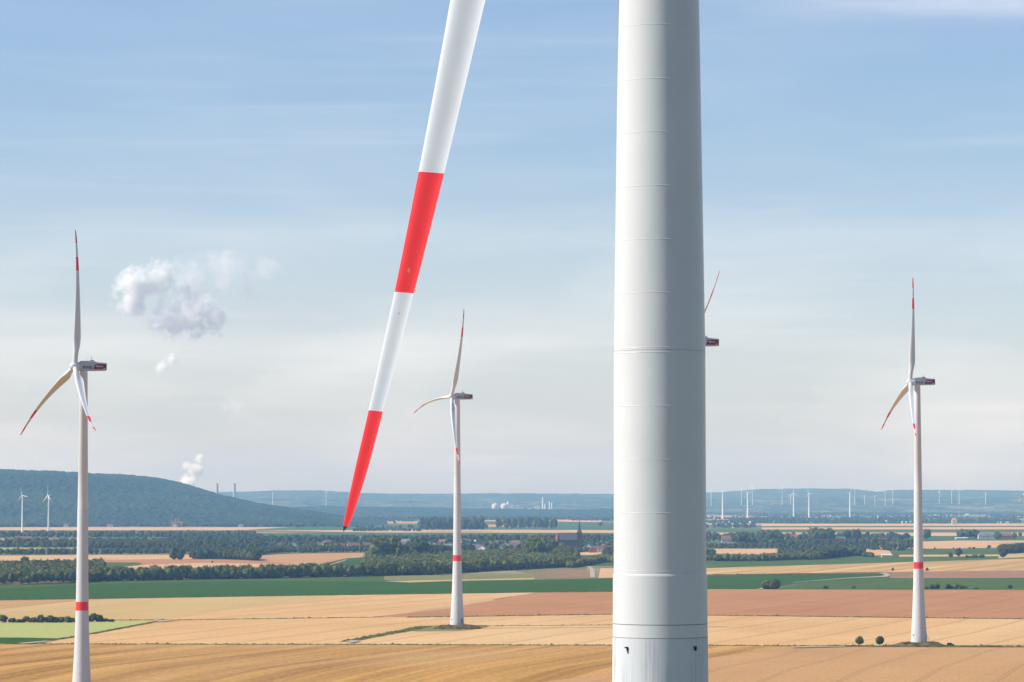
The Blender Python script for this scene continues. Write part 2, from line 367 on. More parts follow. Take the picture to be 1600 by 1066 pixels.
# ------------------------------------------------------------------ wind turbines
RB = 57.0
CH = [(1.2, 2.2), (3, 2.2), (6, 2.7), (9, 3.35), (12, 3.55), (16, 3.2), (20, 2.8), (25, 2.35), (31, 1.87), (35, 1.6), (39.7, 1.36), (45.6, 1.02), (51.3, .76), (54.4, .66), (55.8, .48), (56.6, .36), (56.9, .22), (57, .08)]
def chord(r):
    for (a, ca), (b, cb) in zip(CH[:-1], CH[1:]):
        if r <= b: return ca + (cb-ca)*(r-a)/(b-a)
    return .05
def thick(r):
    if r < 3: return 1
    if r < 12: t = (r-3)/9; t = t*t*(3-2*t); return 1 + (.36-1)*t
    return .36 + (.15-.36)*min(1, ((r-12)/38))**.7
def section(r, n=16):
    c = chord(r); t = thick(r); w = min(1, max(0, (r-3)/7)); out = []
    w = w*w*(3-2*w)
    for i in range(2*n):
        ang = 2*math.pi*i/(2*n)
        x = .5*(1+math.cos(ang))            # 1 = trailing edge, 0 = leading edge
        side = 1 if ang < math.pi else -1   # +1 suction, -1 pressure
        yt = 5*t*(.2969*math.sqrt(x) - .126*x - .3516*x*x + .2843*x**3 - .1036*x**4)
        cam_ = 2.2*t*x*x*(1-x)
        u = (x-.35)*c; v = (side*yt + cam_)*c
        uc = .5*2.2*math.cos(ang); vc = .5*2.2*math.sin(ang)
        out.append((u*w + uc*(1-w), v*w + vc*(1-w)))
    return out
def blade_mesh(a, h, v, theta, Mx, B, tau, detail=True, bands=True, scale=1.0, twist=9, K=0):
    """one blade in turbine coordinates relative to the hub centre"""
    d = math.sin(theta)*h + math.cos(theta)*v; t = math.cos(theta)*h - math.sin(theta)*v
    cut = [57-5.7, 57-11.4, 57-17.2]
    rs = [1.2, 2, 3, 4.5, 6, 7.5, 9, 10.5, 12, 14, 16, 18, 20, 22.5, 25, 28, 31, 33.5, 36, 38.5, 42, 44, 47, 49.5, 52.5, 54, 55.2, 56, 56.5, 56.75, 56.9, 57] + cut
    rs = sorted(rs); rings = []; mats = []
    for i, r in enumerate(rs):
        s = r/RB; ctr = d*r + a*(Mx*s + K*s**3) + t*(B*2.6*(s - s**3))
        tw = tau + R(twist)*max(0, 1-(r-8)/30)**1.5 if r > 8 else tau + R(twist)
        le = a*math.cos(tw) + t*math.sin(tw); ns = t*math.cos(tw) - a*math.sin(tw)   # ns = suction side
        rings.append([(ctr - le*u + ns*vv)*scale for u, vv in section(r, 16 if detail else 6)])
        if i < len(rs)-1:
            m = (r+rs[i+1])/2; mats.append(1 if bands and (m > cut[0] or cut[2] < m < cut[1]) else 0)
    mb = MB(); mb.rings(rings, mats); return mb
PROF = [(0, 8.8), (3, 8.5), (6, 8.15), (10, 7.7), (15, 7.1), (20, 6.6), (25, 6.2), (30, 5.87), (35, 5.6), (39.3, 5.38), (43, 5.22), (50, 5.02), (60, 4.82), (70, 4.64), (79.4, 4.52), (81.6, 4.5)]
def turbine(name, label, base, alpha, thetas, Mx, B, tau, hub_h=141, tilt=5, group='large turbines with red bands', text=True, near=False, xtower=None, ground_ext=0):
    """hybrid concrete and steel tower, nacelle, hub, three blades; base is the foot of the tower"""
    root = empty(name, base); tag(root, label, 'wind turbine', group)
    seg = 192 if near else 40
    # tower profile: (radius, height) with material per step
    pts = []; mats = []
    def add(r, z, m=None):
        if pts: mats.append(m if m is not None else 0)
        pts.append((r, z))
    add(4.4, -1.5)
    for z, dd in PROF:
        if z == 0: add(4.4, 0, 0); continue
        add(dd/2, z, 1 if z == 43 else 0)
    if near:
        # rework the top of the concrete part: two joints, then the steel adapter ring
        pts[:] = pts[:-2]; mats[:] = mats[:-2]
        z972, z992 = 79.25, 78.63
        add(2.247, z992-.012, 0); add(2.236, z992-.01, 3); add(2.236, z992+.012, 3); add(2.245, z992+.014, 3)
        add(2.238, z972-.015, 2); add(2.226, z972-.013, 3); add(2.226, z972+.015, 3); add(2.238, z972+.018, 3)
        add(2.224, 81.52, 2); add(2.212, 81.58, 2); add(2.185, 81.6, 2)
    else:
        add(2.25, 81.62, 2); add(2.17, 81.62, 2)
    top = hub_h - 2.0
    if near:
        zs = lambda py: (782-py)/33.0 + 79.0 - base[2]
        def steel_r(z):
            z550 = zs(550)
            if z < z550: return 2.185 - .015*(z-81.6)/(z550-81.6)
            return 2.17 - .0148*(z-z550)
        for py in (891, 801, 719, 636, 553.5, 546, 461, 378, 295, 211, 128, 43, -41, -125, -209, -293, -377, -461, -545, -629, -713, -797, -881, -965):
            z = zs(py); r = steel_r(z); hgt = .026 if py in (546, 553.5) else .020
            add(r, z-hgt, 2); add(r+.006, z-hgt*.4, 2); add(r+.006, z+hgt*.2, 2); add(r, z+hgt*.7, 2)
            if py == 553.5:
                add(r, z+.10, 2); add(r-.004, z+.102, 2); add(r-.004, z+.116, 3); add(r, z+.118, 2)
        add(steel_r(top), top, 2)
    else:
        for z in (98, 98.05, 120, 120.05): add(2.17-.0105*(z-81.6) + (.02 if z % 1 else 0), z, 2)
        add(1.62, top, 2)
    cnt = MB(); cnt.lathe(pts, seg, mats=mats)
    tw = cnt.build('tower', [M['concrete'], M['red'], M['steel'], M['seam']], root, R(6 if near else 25))
    # rotor axis
    ca, sa = math.cos(alpha), math.sin(alpha); ct, st = math.cos(R(tilt)), math.sin(R(tilt))
    a = Vector((-ca*ct, -sa*ct, st)); h = Vector((sa, -ca, 0)); v = (Vector((0, 0, 1)) - a*a.z).normalized()
    hub = Vector((-ca*3.9, -sa*3.9, hub_h))
    # nacelle, built along its own x axis (nose at -x) and turned as a child
    def local(o): o.location = (0, 0, hub_h); o.rotation_euler = (0, 0, alpha)
    nb = MB(); W = 2.0
    prof = [(-2.1, -1.55), (-1.6, -1.9), (9.2, -1.6), (9.5, -1.35), (9.5, 1.35), (9.3, 1.65), (4.6, 2.0), (4.4, 2.35), (-1.4, 2.35), (-2.1, 1.9)]
    secs = []
    for wy, k in ((-W, .9), (-W+.25, 1.0), (W-.25, 1.0), (W, .9)):
        secs.append([(3.7+(x-3.7)*(.985 if k < 1 else 1), wy, .2+(z-.2)*k) for x, z in prof])
    nb.rings(secs); na = nb.build('nacelle', [M['nacelle']], root, R(35)); local(na)
    rm = MB(); rm.box(2.6, 4.2, -.7, .7, 2.35, 2.85); rm.box(3.3, 3.4, -.05, .05, 2.85, 4.3); rm.box(2.9, 3.8, -.04, .04, 3.7, 3.8)
    rmo = rm.build('roof_cooler', [M['grey']], na); rmo.location = (0, 0, -.01)
    rm = MB(); rm.box(1.4, 1.5, -.6, -.5, 2.34, 3.3); rm.build('antenna', [M['grey']], na)
    for s in (-1, 1):
        p = MB(); y = s*(W+.03)
        pts2 = [(3.45, -1.1), (9.3, -1.1), (9.3, 1.1), (4.35, 1.1)]
        p.prism(pts2, y-.02*s, y+.02*s); po = p.build('crimson_panel', [M['crimson']], na)
    pe = MB(); pe.box(9.5, 9.53, -1.5, 1.5, -1.05, 1.1); pe.build('crimson_panel', [M['crimson']], na)
    if text:
        for body, x, z, size, mt in (('RWE', -1.15, -.95, 1.75, 'blue_letter'), ('REpower', 4.6, -.05, .85, 'white_letter'), ('3.2M', 7.75, -.95, .55, 'white_letter')):
            cu = bpy.data.curves.new('lettering', 'FONT'); cu.body = body; cu.size = size; cu.extrude = .01; cu.offset = .03 if size < 1 else .05
            if body == 'RWE': cu.space_character = 1.08
            tmp = bpy.data.objects.new('lettering', cu); C.objects.link(tmp)
            me = bpy.data.meshes.new_from_object(tmp.evaluated_get(bpy.context.evaluated_depsgraph_get()))
            bpy.data.objects.remove(tmp); me.materials.clear()
            lo = link('lettering', me, [M[mt]], na)
            lo.location = (x, -(W+.07), z); lo.rotation_euler = (math.pi/2, 0, 0)
            lo.scale = (1.0 if body != 'RWE' else 1.05, .95, 1)
            if body == 'RWE': lo['label'] = 'blue letters RWE on the nacelle side'
    # hub with spinner
    hm = MB(); prof = []
    for i in range(13):
        t = i/12; x = -1.9 + 4.2*t; prof.append((max(.02, 1.85*math.sqrt(max(0, 1-max(0, (x-.2)/2.1)**2))) if x > .2 else 1.85, x))
    hm.lathe(prof, 28)
    ho = hm.build('hub', [M['blade']], root, R(50)); ho.location = hub
    ho.rotation_mode = 'QUATERNION'; ho.rotation_quaternion = a.to_track_quat('Z', 'Y')
    for i, th in enumerate(thetas):
        mb = blade_mesh(a, h, v, th, Mx, B, tau, K=1.63 if near else 0)
        bo = mb.build('blade', [M['blade'], M['red']], root, R(40)); bo.location = hub
    return root, hub, a
TURB = {}
def place(px_hub, py_hub, D, hub_h, cxt):
    zt = at(cxt, py_hub, D).z
    X = at(cxt, 782, D).x
    return (X, D, zt-hub_h)
sinv = math.asin
def azim(px): return math.atan((px-800)/F)
# left turbine
b = place(118, 573, 1337, 141, 129.5)
turbine('wind_turbine', 'tall white turbine at the left in front of the wooded ridge, one blade straight up', b, sinv(.32)-azim(118), [R(0), R(120), R(240)], 5.2, 2.6, R(4))
b = place(708, 620, 1984, 141, 714.5)
turbine('wind_turbine', 'white turbine in the middle between striped blade and big tower, on a grass mound', b, sinv(.35)-azim(708), [R(20.4), R(140.4), R(260.4)], 4.0, 3.0, R(4))
b = place(1421, 597, 1745, 141, 1434.5)
turbine('wind_turbine', 'white turbine on the right on an earth mound beside two round trees', b, sinv(.20)-azim(1421), [R(3.5), R(123.5), R(243.5)], 4.0, 2.4, R(4))
b = place(1078, 535, 1400, 149, 1090)
turbine('wind_turbine', 'turbine hidden behind the big tower, only crimson nacelle end and a blade tip showing', b, sinv(.31)-azim(1078), [R(61), R(181), R(301)], 4.8, 2.4, R(48), hub_h=149)
# main turbine
MD = 5000/33.0
mx = at(1031, 782, MD).x
mbase = (mx, MD, 79-3.45-81.6)
MAIN = dict(alpha=.20, theta=R(182.82), M=4.18, B=0, tau=R(36))
turbine('wind_turbine', 'huge white tower filling the foreground with a red striped blade hanging beside it', mbase, MAIN['alpha'], [MAIN['theta'], MAIN['theta']+R(120), MAIN['theta']+R(240)], MAIN['M'], MAIN['B'], MAIN['tau'], hub_h=139.9, near=True, text=True)
main = [o for o in C.objects if o.name.startswith('wind_turbine') and not o.parent][-1]
# wear and fittings on the near blade
_al, _th, _tau = MAIN['alpha'], MAIN['theta'], MAIN['tau']
_a = Vector((-math.cos(_al)*math.cos(R(5)), -math.sin(_al)*math.cos(R(5)), math.sin(R(5)))); _h = Vector((math.sin(_al), -math.cos(_al), 0)); _v = (Vector((0, 0, 1))-_a*_a.z).normalized()
def blade_pt(rr, x, lift=.004):
    d = math.sin(_th)*_h + math.cos(_th)*_v; t = math.cos(_th)*_h - math.sin(_th)*_v; q = rr/RB
    ctr = d*rr + _a*(MAIN['M']*q + 1.63*q**3); tw = _tau + R(9)*max(0, 1-(rr-8)/30)**1.5
    le = _a*math.cos(tw) + t*math.sin(tw); ns = t*math.cos(tw) - _a*math.sin(tw); c = chord(rr); th = thick(rr)
    yt = 5*th*(.2969*math.sqrt(x) - .126*x - .3516*x*x + .2843*x**3 - .1036*x**4)
    return ctr - le*((x-.35)*c) + ns*((-yt + 2.2*th*x*x*(1-x))*c - lift)
hubp = Vector((-math.cos(_al)*3.9, -math.sin(_al)*3.9, 139.9)); mblade = [c for c in main.children if c.name.startswith('blade')][0]
def patch(name, pts, mat):
    m = MB(); m.quad([blade_pt(*p) for p in pts]); o = m.build(name, [M[mat]], mblade); return o
patch('lightning_receptor', [(44.62, .46), (44.68, .52), (44.55, .55), (44.42, .52), (44.40, .47), (44.52, .43)], 'rust')
patch('lightning_receptor', [(46.62, .46), (46.65, .50), (46.6, .53), (46.54, .50)], 'grey')
patch('scratch', [(43.30, .10), (43.26, .12), (43.13, .38), (43.05, .52), (43.08, .36), (43.22, .11)], 'darkred')
m = MB(); P0 = [blade_pt(56.86, x, .012) for x in (.02, .5, .98)]; P1 = [blade_pt(57.1, x, .012) for x in (.2, .5, .8)]
_off = (math.cos(_th)*_h - math.sin(_th)*_v)*.09
m.rings([[P0[0], P0[2], P0[2]+_off, P0[0]+_off], [P1[0], P1[2], P1[2]+_off, P1[0]+_off]]); m.build('tip_cap', [M['black']], mblade)
# fittings on the near tower
def on_tower(px, z, r):
    dx = (px-1031.5)/33.0; return Vector((dx, -math.sqrt(r*r-dx*dx), z))
for px, py, k in ((978, 1011, 1), (1082, 1010, 0)):
    z = (782-py)/33.0 + 79 - mbase[2]; p = on_tower(px, z, 2.25); n = Vector((p.x, p.y, 0)).normalized(); an = math.atan2(n.y, n.x)
    m = MB(); m.box(-.02, .10, -.10, .10, .05, .13); m.box(-.02, .06, .02, .09, -.12, .06)
    if k: m.box(-.02, .05, .06, .11, -.22, -.02)
    else: m.box(-.02, .13, -.04, .07, -.06, .02)
    o = m.build('lifting_bracket', [M['black']], main); o.location = p; o.scale = (.8, .8, .85); o.rotation_euler = (0, 0, an)
for px in (1006, 1053):
    z = (782-1062)/33.0 + 79 - mbase[2]; p = on_tower(px, z, 2.255); an = math.atan2(p.y, p.x)
    m = MB(); m.lathe([(.035, -.02), (.035, .02)], 12); o = m.build('plug', [M['black']], main); o.location = p; o.rotation_euler = (0, R(90), an)

def mound(px, py, w, dpt, h, topw, label, seed):
    c = gp(px, py); V = []; r = random.Random(seed); nr, ns = 12, 48
    mb = MB(); rings = []
    for j in range(nr+1):
        t = j/nr; k = 1-t; zz = h*(1-max(0, (k-topw)/(1-topw))**1.0) if k > topw else h
        ring = []
        for i in range(ns):
            an = 2*math.pi*i/ns; wob = 1+.10*math.sin(an*3+seed)+.06*math.sin(an*7+seed*2)
            ring.append((math.cos(an)*w*k*wob + r.uniform(-.3, .3), math.sin(an)*dpt*k*wob, zz + (r.uniform(-.25, .3) if 0 < j < nr else 0) - (.3 if j == 0 else 0)))
        rings.append(ring)
    rings[-1] = [(math.cos(2*math.pi*i/ns)*.1, math.sin(2*math.pi*i/ns)*.1, h) for i in range(ns)]
    mb.rings(rings); o = mb.build('earth_mound', [M['mound']], None, R(60)); o.location = (c.x, c.y, g(c.y)); tag(o, label, 'mound', None, 'structure'); return o
def mound_at(X, Y, w, d, h, tw, label, seed):
    o = mound(800, 900, w, d, h, tw, label, seed); o.location = (X, Y, g(Y)); return o
t2 = [o for o in C.objects if o.name.startswith('wind_turbine') and not o.parent]
mound_at(t2[1].location.x, 1984, 15.5, 17, 2.1, .62, 'low weedy mound under the middle turbine', 3)
mound_at(t2[2].location.x+1.2, 1745, 15.5, 15, 2.0, .6, 'brown earth mound under the right turbine', 5)
mound_at(t2[0].location.x, 1337, 14, 14, 1.0, .6, 'low mound under the left turbine', 6)
sheet('grass_apron', [(625,984),(650,979),(700,976.5),(756,977),(765,979.5),(735,985),(700,986.5),(650,987)], M['meadow'], .08)
for t, off in ((t2[1], (3.0, -3.4)), (t2[2], (4.2, -1.4))):
    ox, oy = off
    m = MB(); m.box(-.7, .7, -.9, .9, 0, .12); m.box(-.65, -.55, -.85, -.75, -1.6, 1.1); m.box(.55, .65, -.85, -.75, -1.6, 1.1); m.box(-.6, .6, -.85, -.78, 1.0, 1.1)
    for k in range(5): m.box(.7+k*.3, 1.0+k*.3, -.6, .6, -.3*(k+1), -.3*(k+1)+.08)
    o = m.build('entrance_platform', [M['grey']], t); o.location = (ox, oy, 1.6)
    m = MB(); m.box(-.5, .5, -.06, .06, 0, 2.1); o = m.build('door', [M['dark']], t); o.location = (ox*.96, oy*.96, 1.75); o.rotation_euler = (0, 0, math.atan2(oy, ox)+math.pi/2)
    m = MB(); m.box(-.4, .4, -.3, .3, -.3, .3); o = m.build('vent', [M['grey']], t); o.location = (-3.3, -2.6, 3.6); o.rotation_euler = (0, 0, .9)

# far turbines: own proportions from hub pixel, base pixel and blade length in pixels
def far_turbine(hx, hy, by, bl, rot, label, group, red=False, yaw=None, D=None, w=1.0):
    if D is None: D = gp(hx, by).y
    hubp = at(hx, hy, D); z0 = 0; H = hubp.z - z0
    root = empty('distant_wind_turbine', (hubp.x, D, z0)); tag(root, label, 'wind turbine', group)
    m = MB(); rb = max(2.1, .00026*D)*w
    m.lathe([(rb, -1), (rb*.8, H*.4), (rb*.52, H)], 12); m.build('tower', [M['farwhite']], root, R(40))
    L = bl*D/F; sc = L/RB
    al = yaw if yaw is not None else R(50)
    ca, sa = math.cos(al), math.sin(al)
    a = Vector((-ca, -sa, .06)).normalized(); h = Vector((sa, -ca, 0)); v = (Vector((0, 0, 1))-a*a.z).normalized()
    n = MB(); n.box(-2.5, 7.5, -1.7, 1.7, -1.6, 1.9); no = n.build('nacelle', [M['farwhite']], root); no.location = (0, 0, H); no.rotation_euler = (0, 0, al); no.scale = (sc*1.1,)*3
    hm = MB(); hm.lathe([(1.9, -1.5), (1.9, .6), (1.2, 1.8), (.05, 2.4)], 10); ho = hm.build('hub', [M['farwhite']], root, R(50))
    ho.location = Vector((-ca*4.2*sc, -sa*4.2*sc, H)); ho.rotation_mode = 'QUATERNION'; ho.rotation_quaternion = a.to_track_quat('Z', 'Y'); ho.scale = (sc*1.2,)*3
    for k in range(3):
        mb = blade_mesh(a, h, v, R(rot+120*k), 2, 1, R(75), detail=False, bands=red, scale=sc)
        bo = mb.build('blade', [M['farwhite'], M['red']], root, R(40)); bo.location = ho.location
        bo.scale = (1, 1, 1)
G2 = 'distant turbines'
far_turbine(35, 774, 832.5, 13, -18, 'small white turbine in front of the wooded ridge, left of the pair', G2, yaw=R(62))
far_turbine(76, 774, 831, 22, -4, 'small white turbine in front of the wooded ridge, nearest the big left turbine', G2, red=True, yaw=R(30))
for i, (hx, hy, by, bl, rot, lab) in enumerate([
    (1129, 770, 811, 9, 55, 'white distant turbine just right of the big tower'),
    (1168, 770, 810, 9, -35, 'white distant turbine second from the big tower, in the nearer row'),
    (1240, 771, 810.5, 11, -2, 'white distant turbine with a blade straight up, left of the pair in the right background'),
    (1264, 771, 811, 10, -22, 'white distant turbine right of the one with a blade straight up'),
    (1328, 770, 812, 9, 30, 'white distant turbine standing alone left of the big right turbine')]):
    far_turbine(hx, hy, by, bl, rot, lab, G2, yaw=R(55+i*5))
for i, (hx, hy, by, bl, rot) in enumerate([(1111, 767, 792, 7, 50), (1158.5, 764, 791.5, 8, 10), (1175.5, 761, 791.5, 8, 25), (1222, 763, 792, 8, 5), (1235, 774, 793, 7, 40), (1335.5, 763, 787, 6, 15), (1351, 775, 789, 5, 33),
        (1367, 775, 789, 5, 70), (1383, 768, 789, 5, 20), (1395, 767, 788, 6, 80), (1467.5, 768, 788, 6, 4), (1487, 767, 788, 6, 60), (1498.5, 765, 788, 7, -10), (1540, 771, 789, 5, 40), (426, 770, 789, 5, 5), (509.5, 768, 789, 6, 0)]):
    far_turbine(hx, hy, by, bl, rot, 'pale turbine almost lost in haze in front of the far hills' if hx > 1000 else 'pale turbine almost lost in haze left of the striped blade tip', 'faint turbines by the far hills' if hx > 1000 else 'faint turbines left of the blade tip', yaw=R(60), D=19000, w=.36)
far_turbine(1622, 743, 806, 55, 215, 'turbine beyond the right edge with only a red banded blade showing', G2, red=True, yaw=R(65), D=6000, w=1)

# ------------------------------------------------------------------ trees
def ico(sub):
    bm = bmesh.new(); bmesh.ops.create_icosphere(bm, subdivisions=sub, radius=1)
    V = np.array([v.co[:] for v in bm.verts]); T = np.array([[v.index for v in f.verts] for f in bm.faces]); bm.free(); return V, T
ICO1, ICO2, ICO3 = ico(1), ico(2), ico(3)
def crown(kind, lobes, base, leaves, ls, seed):
    """unit crown, height 1 (z .1 .. 1): lumpy masses plus loose leaf clumps; returns V, T"""
    r = np.random.default_rng(seed); Vs = []; Ts = []; o = 0; L = []
    if kind == 'round': rx, z0, z1 = .40, .16, 1.0
    elif kind == 'tall': rx, z0, z1 = .22, .12, 1.0
    elif kind == 'bush': rx, z0, z1 = .55, 0.0, 1.0
    else: rx, z0, z1 = .33, .10, 1.0
    for i in range(lobes):
        a = i*2.4+r.uniform(0, .7); t = (i+.5)/lobes; zc = z0 + (z1-z0)*(.22+.6*t) ; w = math.sqrt(max(.05, 1-(2*t-.9)**2*.8))
        rad = rx*r.uniform(.45, .72)*(.6+.5*w); d = (rx*w-rad*.75)*r.uniform(.7, 1.05)
        L.append((np.array([d*math.cos(a), d*math.sin(a), zc]), rad*np.array([1, 1, r.uniform(.8, 1.15)])))
    L.append((np.array([0, 0, (z0+z1)/2]), np.array([rx*.72, rx*.72, (z1-z0)*.42])))
    V0, T0 = base
    for c, s in L:
        top = c[2]+s[2]
        if top > z1: c = c - np.array([0, 0, top-z1])
        V = V0*s*(1+r.uniform(-.2, .2, (len(V0), 1)))+c; V[:, 2] = np.maximum(V[:, 2], z0*.6)
        Vs.append(V); Ts.append(T0+o); o += len(V)
    for i in range(leaves):
        c, s = L[r.integers(len(L))]; n = r.normal(size=3); n /= np.linalg.norm(n)
        if n[2] < -.3: n[2] *= -1
        p = c + n*s*r.uniform(.92, 1.22); q = n + r.normal(size=3)*.5; q /= np.linalg.norm(q)
        u = np.cross(q, [0.3, .2, 1]); u /= np.linalg.norm(u); w = np.cross(q, u); k = ls*r.uniform(.6, 1.3)
        an = r.uniform(0, 6.28)
        tri = np.array([p + k*(math.cos(an+j*2.1)*u + math.sin(an+j*2.1)*w) for j in range(3)]); tri[:, 2] = np.maximum(tri[:, 2], z0*.5)
        Vs.append(tri); Ts.append(np.array([[o, o+1, o+2]])); o += 3
    return np.vstack(Vs), np.vstack(Ts)
def trunkV(h=.35, r0=.03, limbs=True):
    V = []; T = []
    def cone(p, q, ra, rb):
        o = len(V); d = (q-p).normalized(); u = d.orthogonal().normalized(); w = d.cross(u)
        for c, rr in ((p, ra), (q, rb)):
            for k in range(6): an = k*math.pi/3; V.append(tuple(c+u*math.cos(an)*rr+w*math.sin(an)*rr))
        for k in range(6):
            a, b_ = o+k, o+(k+1) % 6; T.append((a, b_, b_+6)); T.append((a, b_+6, a+6))
    cone(Vector((0, 0, -.02)), Vector((0, 0, h)), r0, r0*.65)
    if limbs:
        for k in range(4):
            an = k*1.6+.4; cone(Vector((0, 0, h*.75)), Vector((math.cos(an)*.17, math.sin(an)*.17, h+.22)), r0*.5, r0*.2)
    return np.array(V), np.array(T)
HI = {k: [crown(k, 9, ICO2, 900, .030, 10+i) for i in range(2)] for k in ('round', 'bush')}
MID = {k: [crown(k, 6, ICO1, 130, .065, 30+i) for i in range(5)] for k in ('round', 'tall', 'oval', 'bush')}
LO = {k: [crown(k, 3, ICO1, 34, .09, 60+i) for i in range(4)] for k in ('round', 'tall', 'oval', 'bush')}
ICO0 = ICO1
VLO = [crown('oval', 2, (ICO1[0], ICO1[1]), 8, .14, 90+i) for i in range(4)]
def big_tree(name, X, Y, h, w, kind, label, cat, mat, group=None, rz=0, trunk=True, res=HI):
    root = empty(name, (X, Y, g(Y)), rz); tag(root, label, cat, group)
    V, T = random.choice(res[kind]); V = V.copy(); base_w = {'round': .8, 'bush': 1.1, 'oval': .66, 'tall': .44}[kind]
    V = V*np.array([w/base_w, w/base_w, h]); cr = from_np('crown', V, T, [M[mat]], root)
    tv, tt = trunkV(.4 if trunk else .2, .035); tv = tv*np.array([h, h, h]); from_np('trunk', tv, tt, [M['bark']], root)
    return root
def pxm(D): return D/F
# near single trees
def tree_px(px, pyb, hpx, wpx, kind, label, cat='tree', mat='leaf2', name='tree', res=HI, group=None, trunk=True):
    p = gp(px, pyb); return big_tree(name, p.x, p.y, hpx*p.y/F, wpx*p.y/F, kind, label, cat, mat, group, random.uniform(0, 6), trunk, res)
tree_px(1343.5, 1009.5, 15, 12.5, 'round', 'left one of the two small round trees beside the right turbine mound')
tree_px(1375, 1009.8, 15.5, 13, 'round', 'right one of the two small round trees beside the right turbine mound')
tree_px(1198, 920.5, 14, 19, 'bush', 'grey green left half of the big bush at the end of the beet field', 'bush', 'leaf', 'bush')
tree_px(1211, 921, 16, 17, 'bush', 'dark right half of the big bush at the end of the beet field', 'bush', 'leaf2', 'bush')
for px, hp, wp in ((4, 11, 12), (19, 7, 9), (41, 9, 10), (51, 8, 11), (63, 11, 10), (72, 8, 9), (80, 10, 11), (88, 8, 8), (96, 8, 9), (106, 9, 10), (113, 7, 8), (146, 12, 13), (155, 10, 10), (165, 5, 9), (174, 4, 7), (30, 5, 12), (-8, 8, 12), (-20, 10, 12), (135, 8, 12), (121, 7, 10)):
    tree_px(px, 973 - (px > 130)*1.2, hp*1.1, wp*1.5, 'bush', 'dark shrub in the hedge row behind the pale green field' if px < 125 else 'dark shrub in the hedge row just right of the left turbine tower', 'shrub', 'leaf2', 'shrub', MID, 'shrubs in the left hedge row' if px < 125 else 'shrubs right of the left turbine tower')
for px, by, hp, wp, lab in ((1290, 920.3, 5, 9, 'small dark shrub between big bush and right turbine, left of two'), (1334, 920, 4.5, 8, 'small dark shrub between big bush and right turbine, right of two'), (1578, 920, 6, 10, 'lone shrub in the green field near the right edge'),
        (1395, 892, 5, 4, 'tiny dark bush left of the red band of the right turbine'), (1448.5, 892, 5, 5, 'tiny bush right of the red band of the right turbine'), (1525, 921, 3, 8, 'low shrub on the balk in the right field')):
    tree_px(px, by, hp, wp, 'bush', lab, 'shrub', 'leaf2', 'shrub', MID)
for px, hp, wp in ((1447, 5, 9), (1456, 8, 10), (1464, 9, 10), (1481, 9, 10), (1486, 6, 8), (1494, 9, 9), (1502, 7, 9), (1509, 5, 8)):
    tree_px(px, 921, hp, wp, 'bush', 'green shrub in the short row right of the right turbine tower', 'shrub', 'leaf2' if px < 1490 else 'leaf', 'shrub', MID, 'shrubs right of the right turbine tower')
for px, by, hp, wp, kind, lab in ((1485.5, 872, 9, 7, 'oval', 'small dark tree on the dry strip, left of a taller tree'), (1498, 872, 15, 11, 'round', 'taller thin trunked tree on the dry strip at the right'), (1567, 872, 10, 14, 'round', 'round tree at the right end of the dry strip'),
        (1448, 845, 18, 15, 'round', 'large dark tree just right of the right turbine tower'), (1416, 843, 10, 13, 'round', 'round tree left of the right turbine tower in the distance'), (1558.5, 845, 15, 14, 'round', 'round dark tree beside the far farm'),
        (1585, 844, 12, 10, 'round', 'dark tree near the right edge beyond the grain field'), (1594, 839, 7, 7, 'round', 'smaller tree near the right edge beyond the grain field'), (1531, 842, 8, 9, 'round', 'tree left of the far farmhouse'),
        (1545.5, 857, 5, 7, 'round', 'small round tree in the hedge below the grain field'), (271, 875, 22, 15, 'bush', 'tall dark tree with pale crown left of the field gap'), (282, 875, 18, 13, 'bush', 'lower dark tree right of the tall one at the field gap'),
        (331.5, 880.5, 4, 3.5, 'round', 'tiny lone tree on the brown field left'), (39, 886, 17, 15, 'round', 'tall tree rising above the left wood')):
    tree_px(px, by, hp, wp, kind, lab, 'tree', 'leaf2', 'tree', MID)

# merged masses of trees
class Mass:
    def __init__(s): s.V = []; s.T = []; s.o = 0
    def add(s, V, T, X, Y, w, h, rz):
        c, n = math.cos(rz), math.sin(rz); A = np.array([[c*w, n*w, 0], [-n*w, c*w, 0], [0, 0, h]])
        s.V.append(V@A + np.array([X, Y, g(Y)-.1])); s.T.append(T+s.o); s.o += len(V)
    def build(s, name, mat, label, cat='wood'):
        o = from_np(name, np.vstack(s.V), np.vstack(s.T), [M[mat]]); tag(o, label, cat, None, 'stuff'); return o
SH = {}
def indiv(X, Y, h, w, kind, mat, label, group, cat='tree', name='tree'):
    i = random.randrange(len(MID[kind])); key = (kind, i, mat)
    if key not in SH:
        V, T = MID[kind][i]; tv, tt = trunkV(.3, .02)
        me_o = from_np(name, np.vstack([V, tv]), np.vstack([T, tt+len(V)]), [M[mat], M['bark']], mi=[0]*len(T)+[1]*len(tt)); SH[key] = me_o.data; o = me_o
    else:
        o = bpy.data.objects.new(name, SH[key]); C.objects.link(o)
    o.location = (X, Y, g(Y)-.1); o.scale = (w, w, h); o.rotation_euler = (0, 0, random.uniform(0, 6.28)); tag(o, label, cat, group); return o
def polyline(pts, t):
    n = len(pts)-1; i = min(n-1, int(t*n)); f = t*n-i
    return pts[i][0]+(pts[i+1][0]-pts[i][0])*f, pts[i][1]+(pts[i+1][1]-pts[i][1])*f
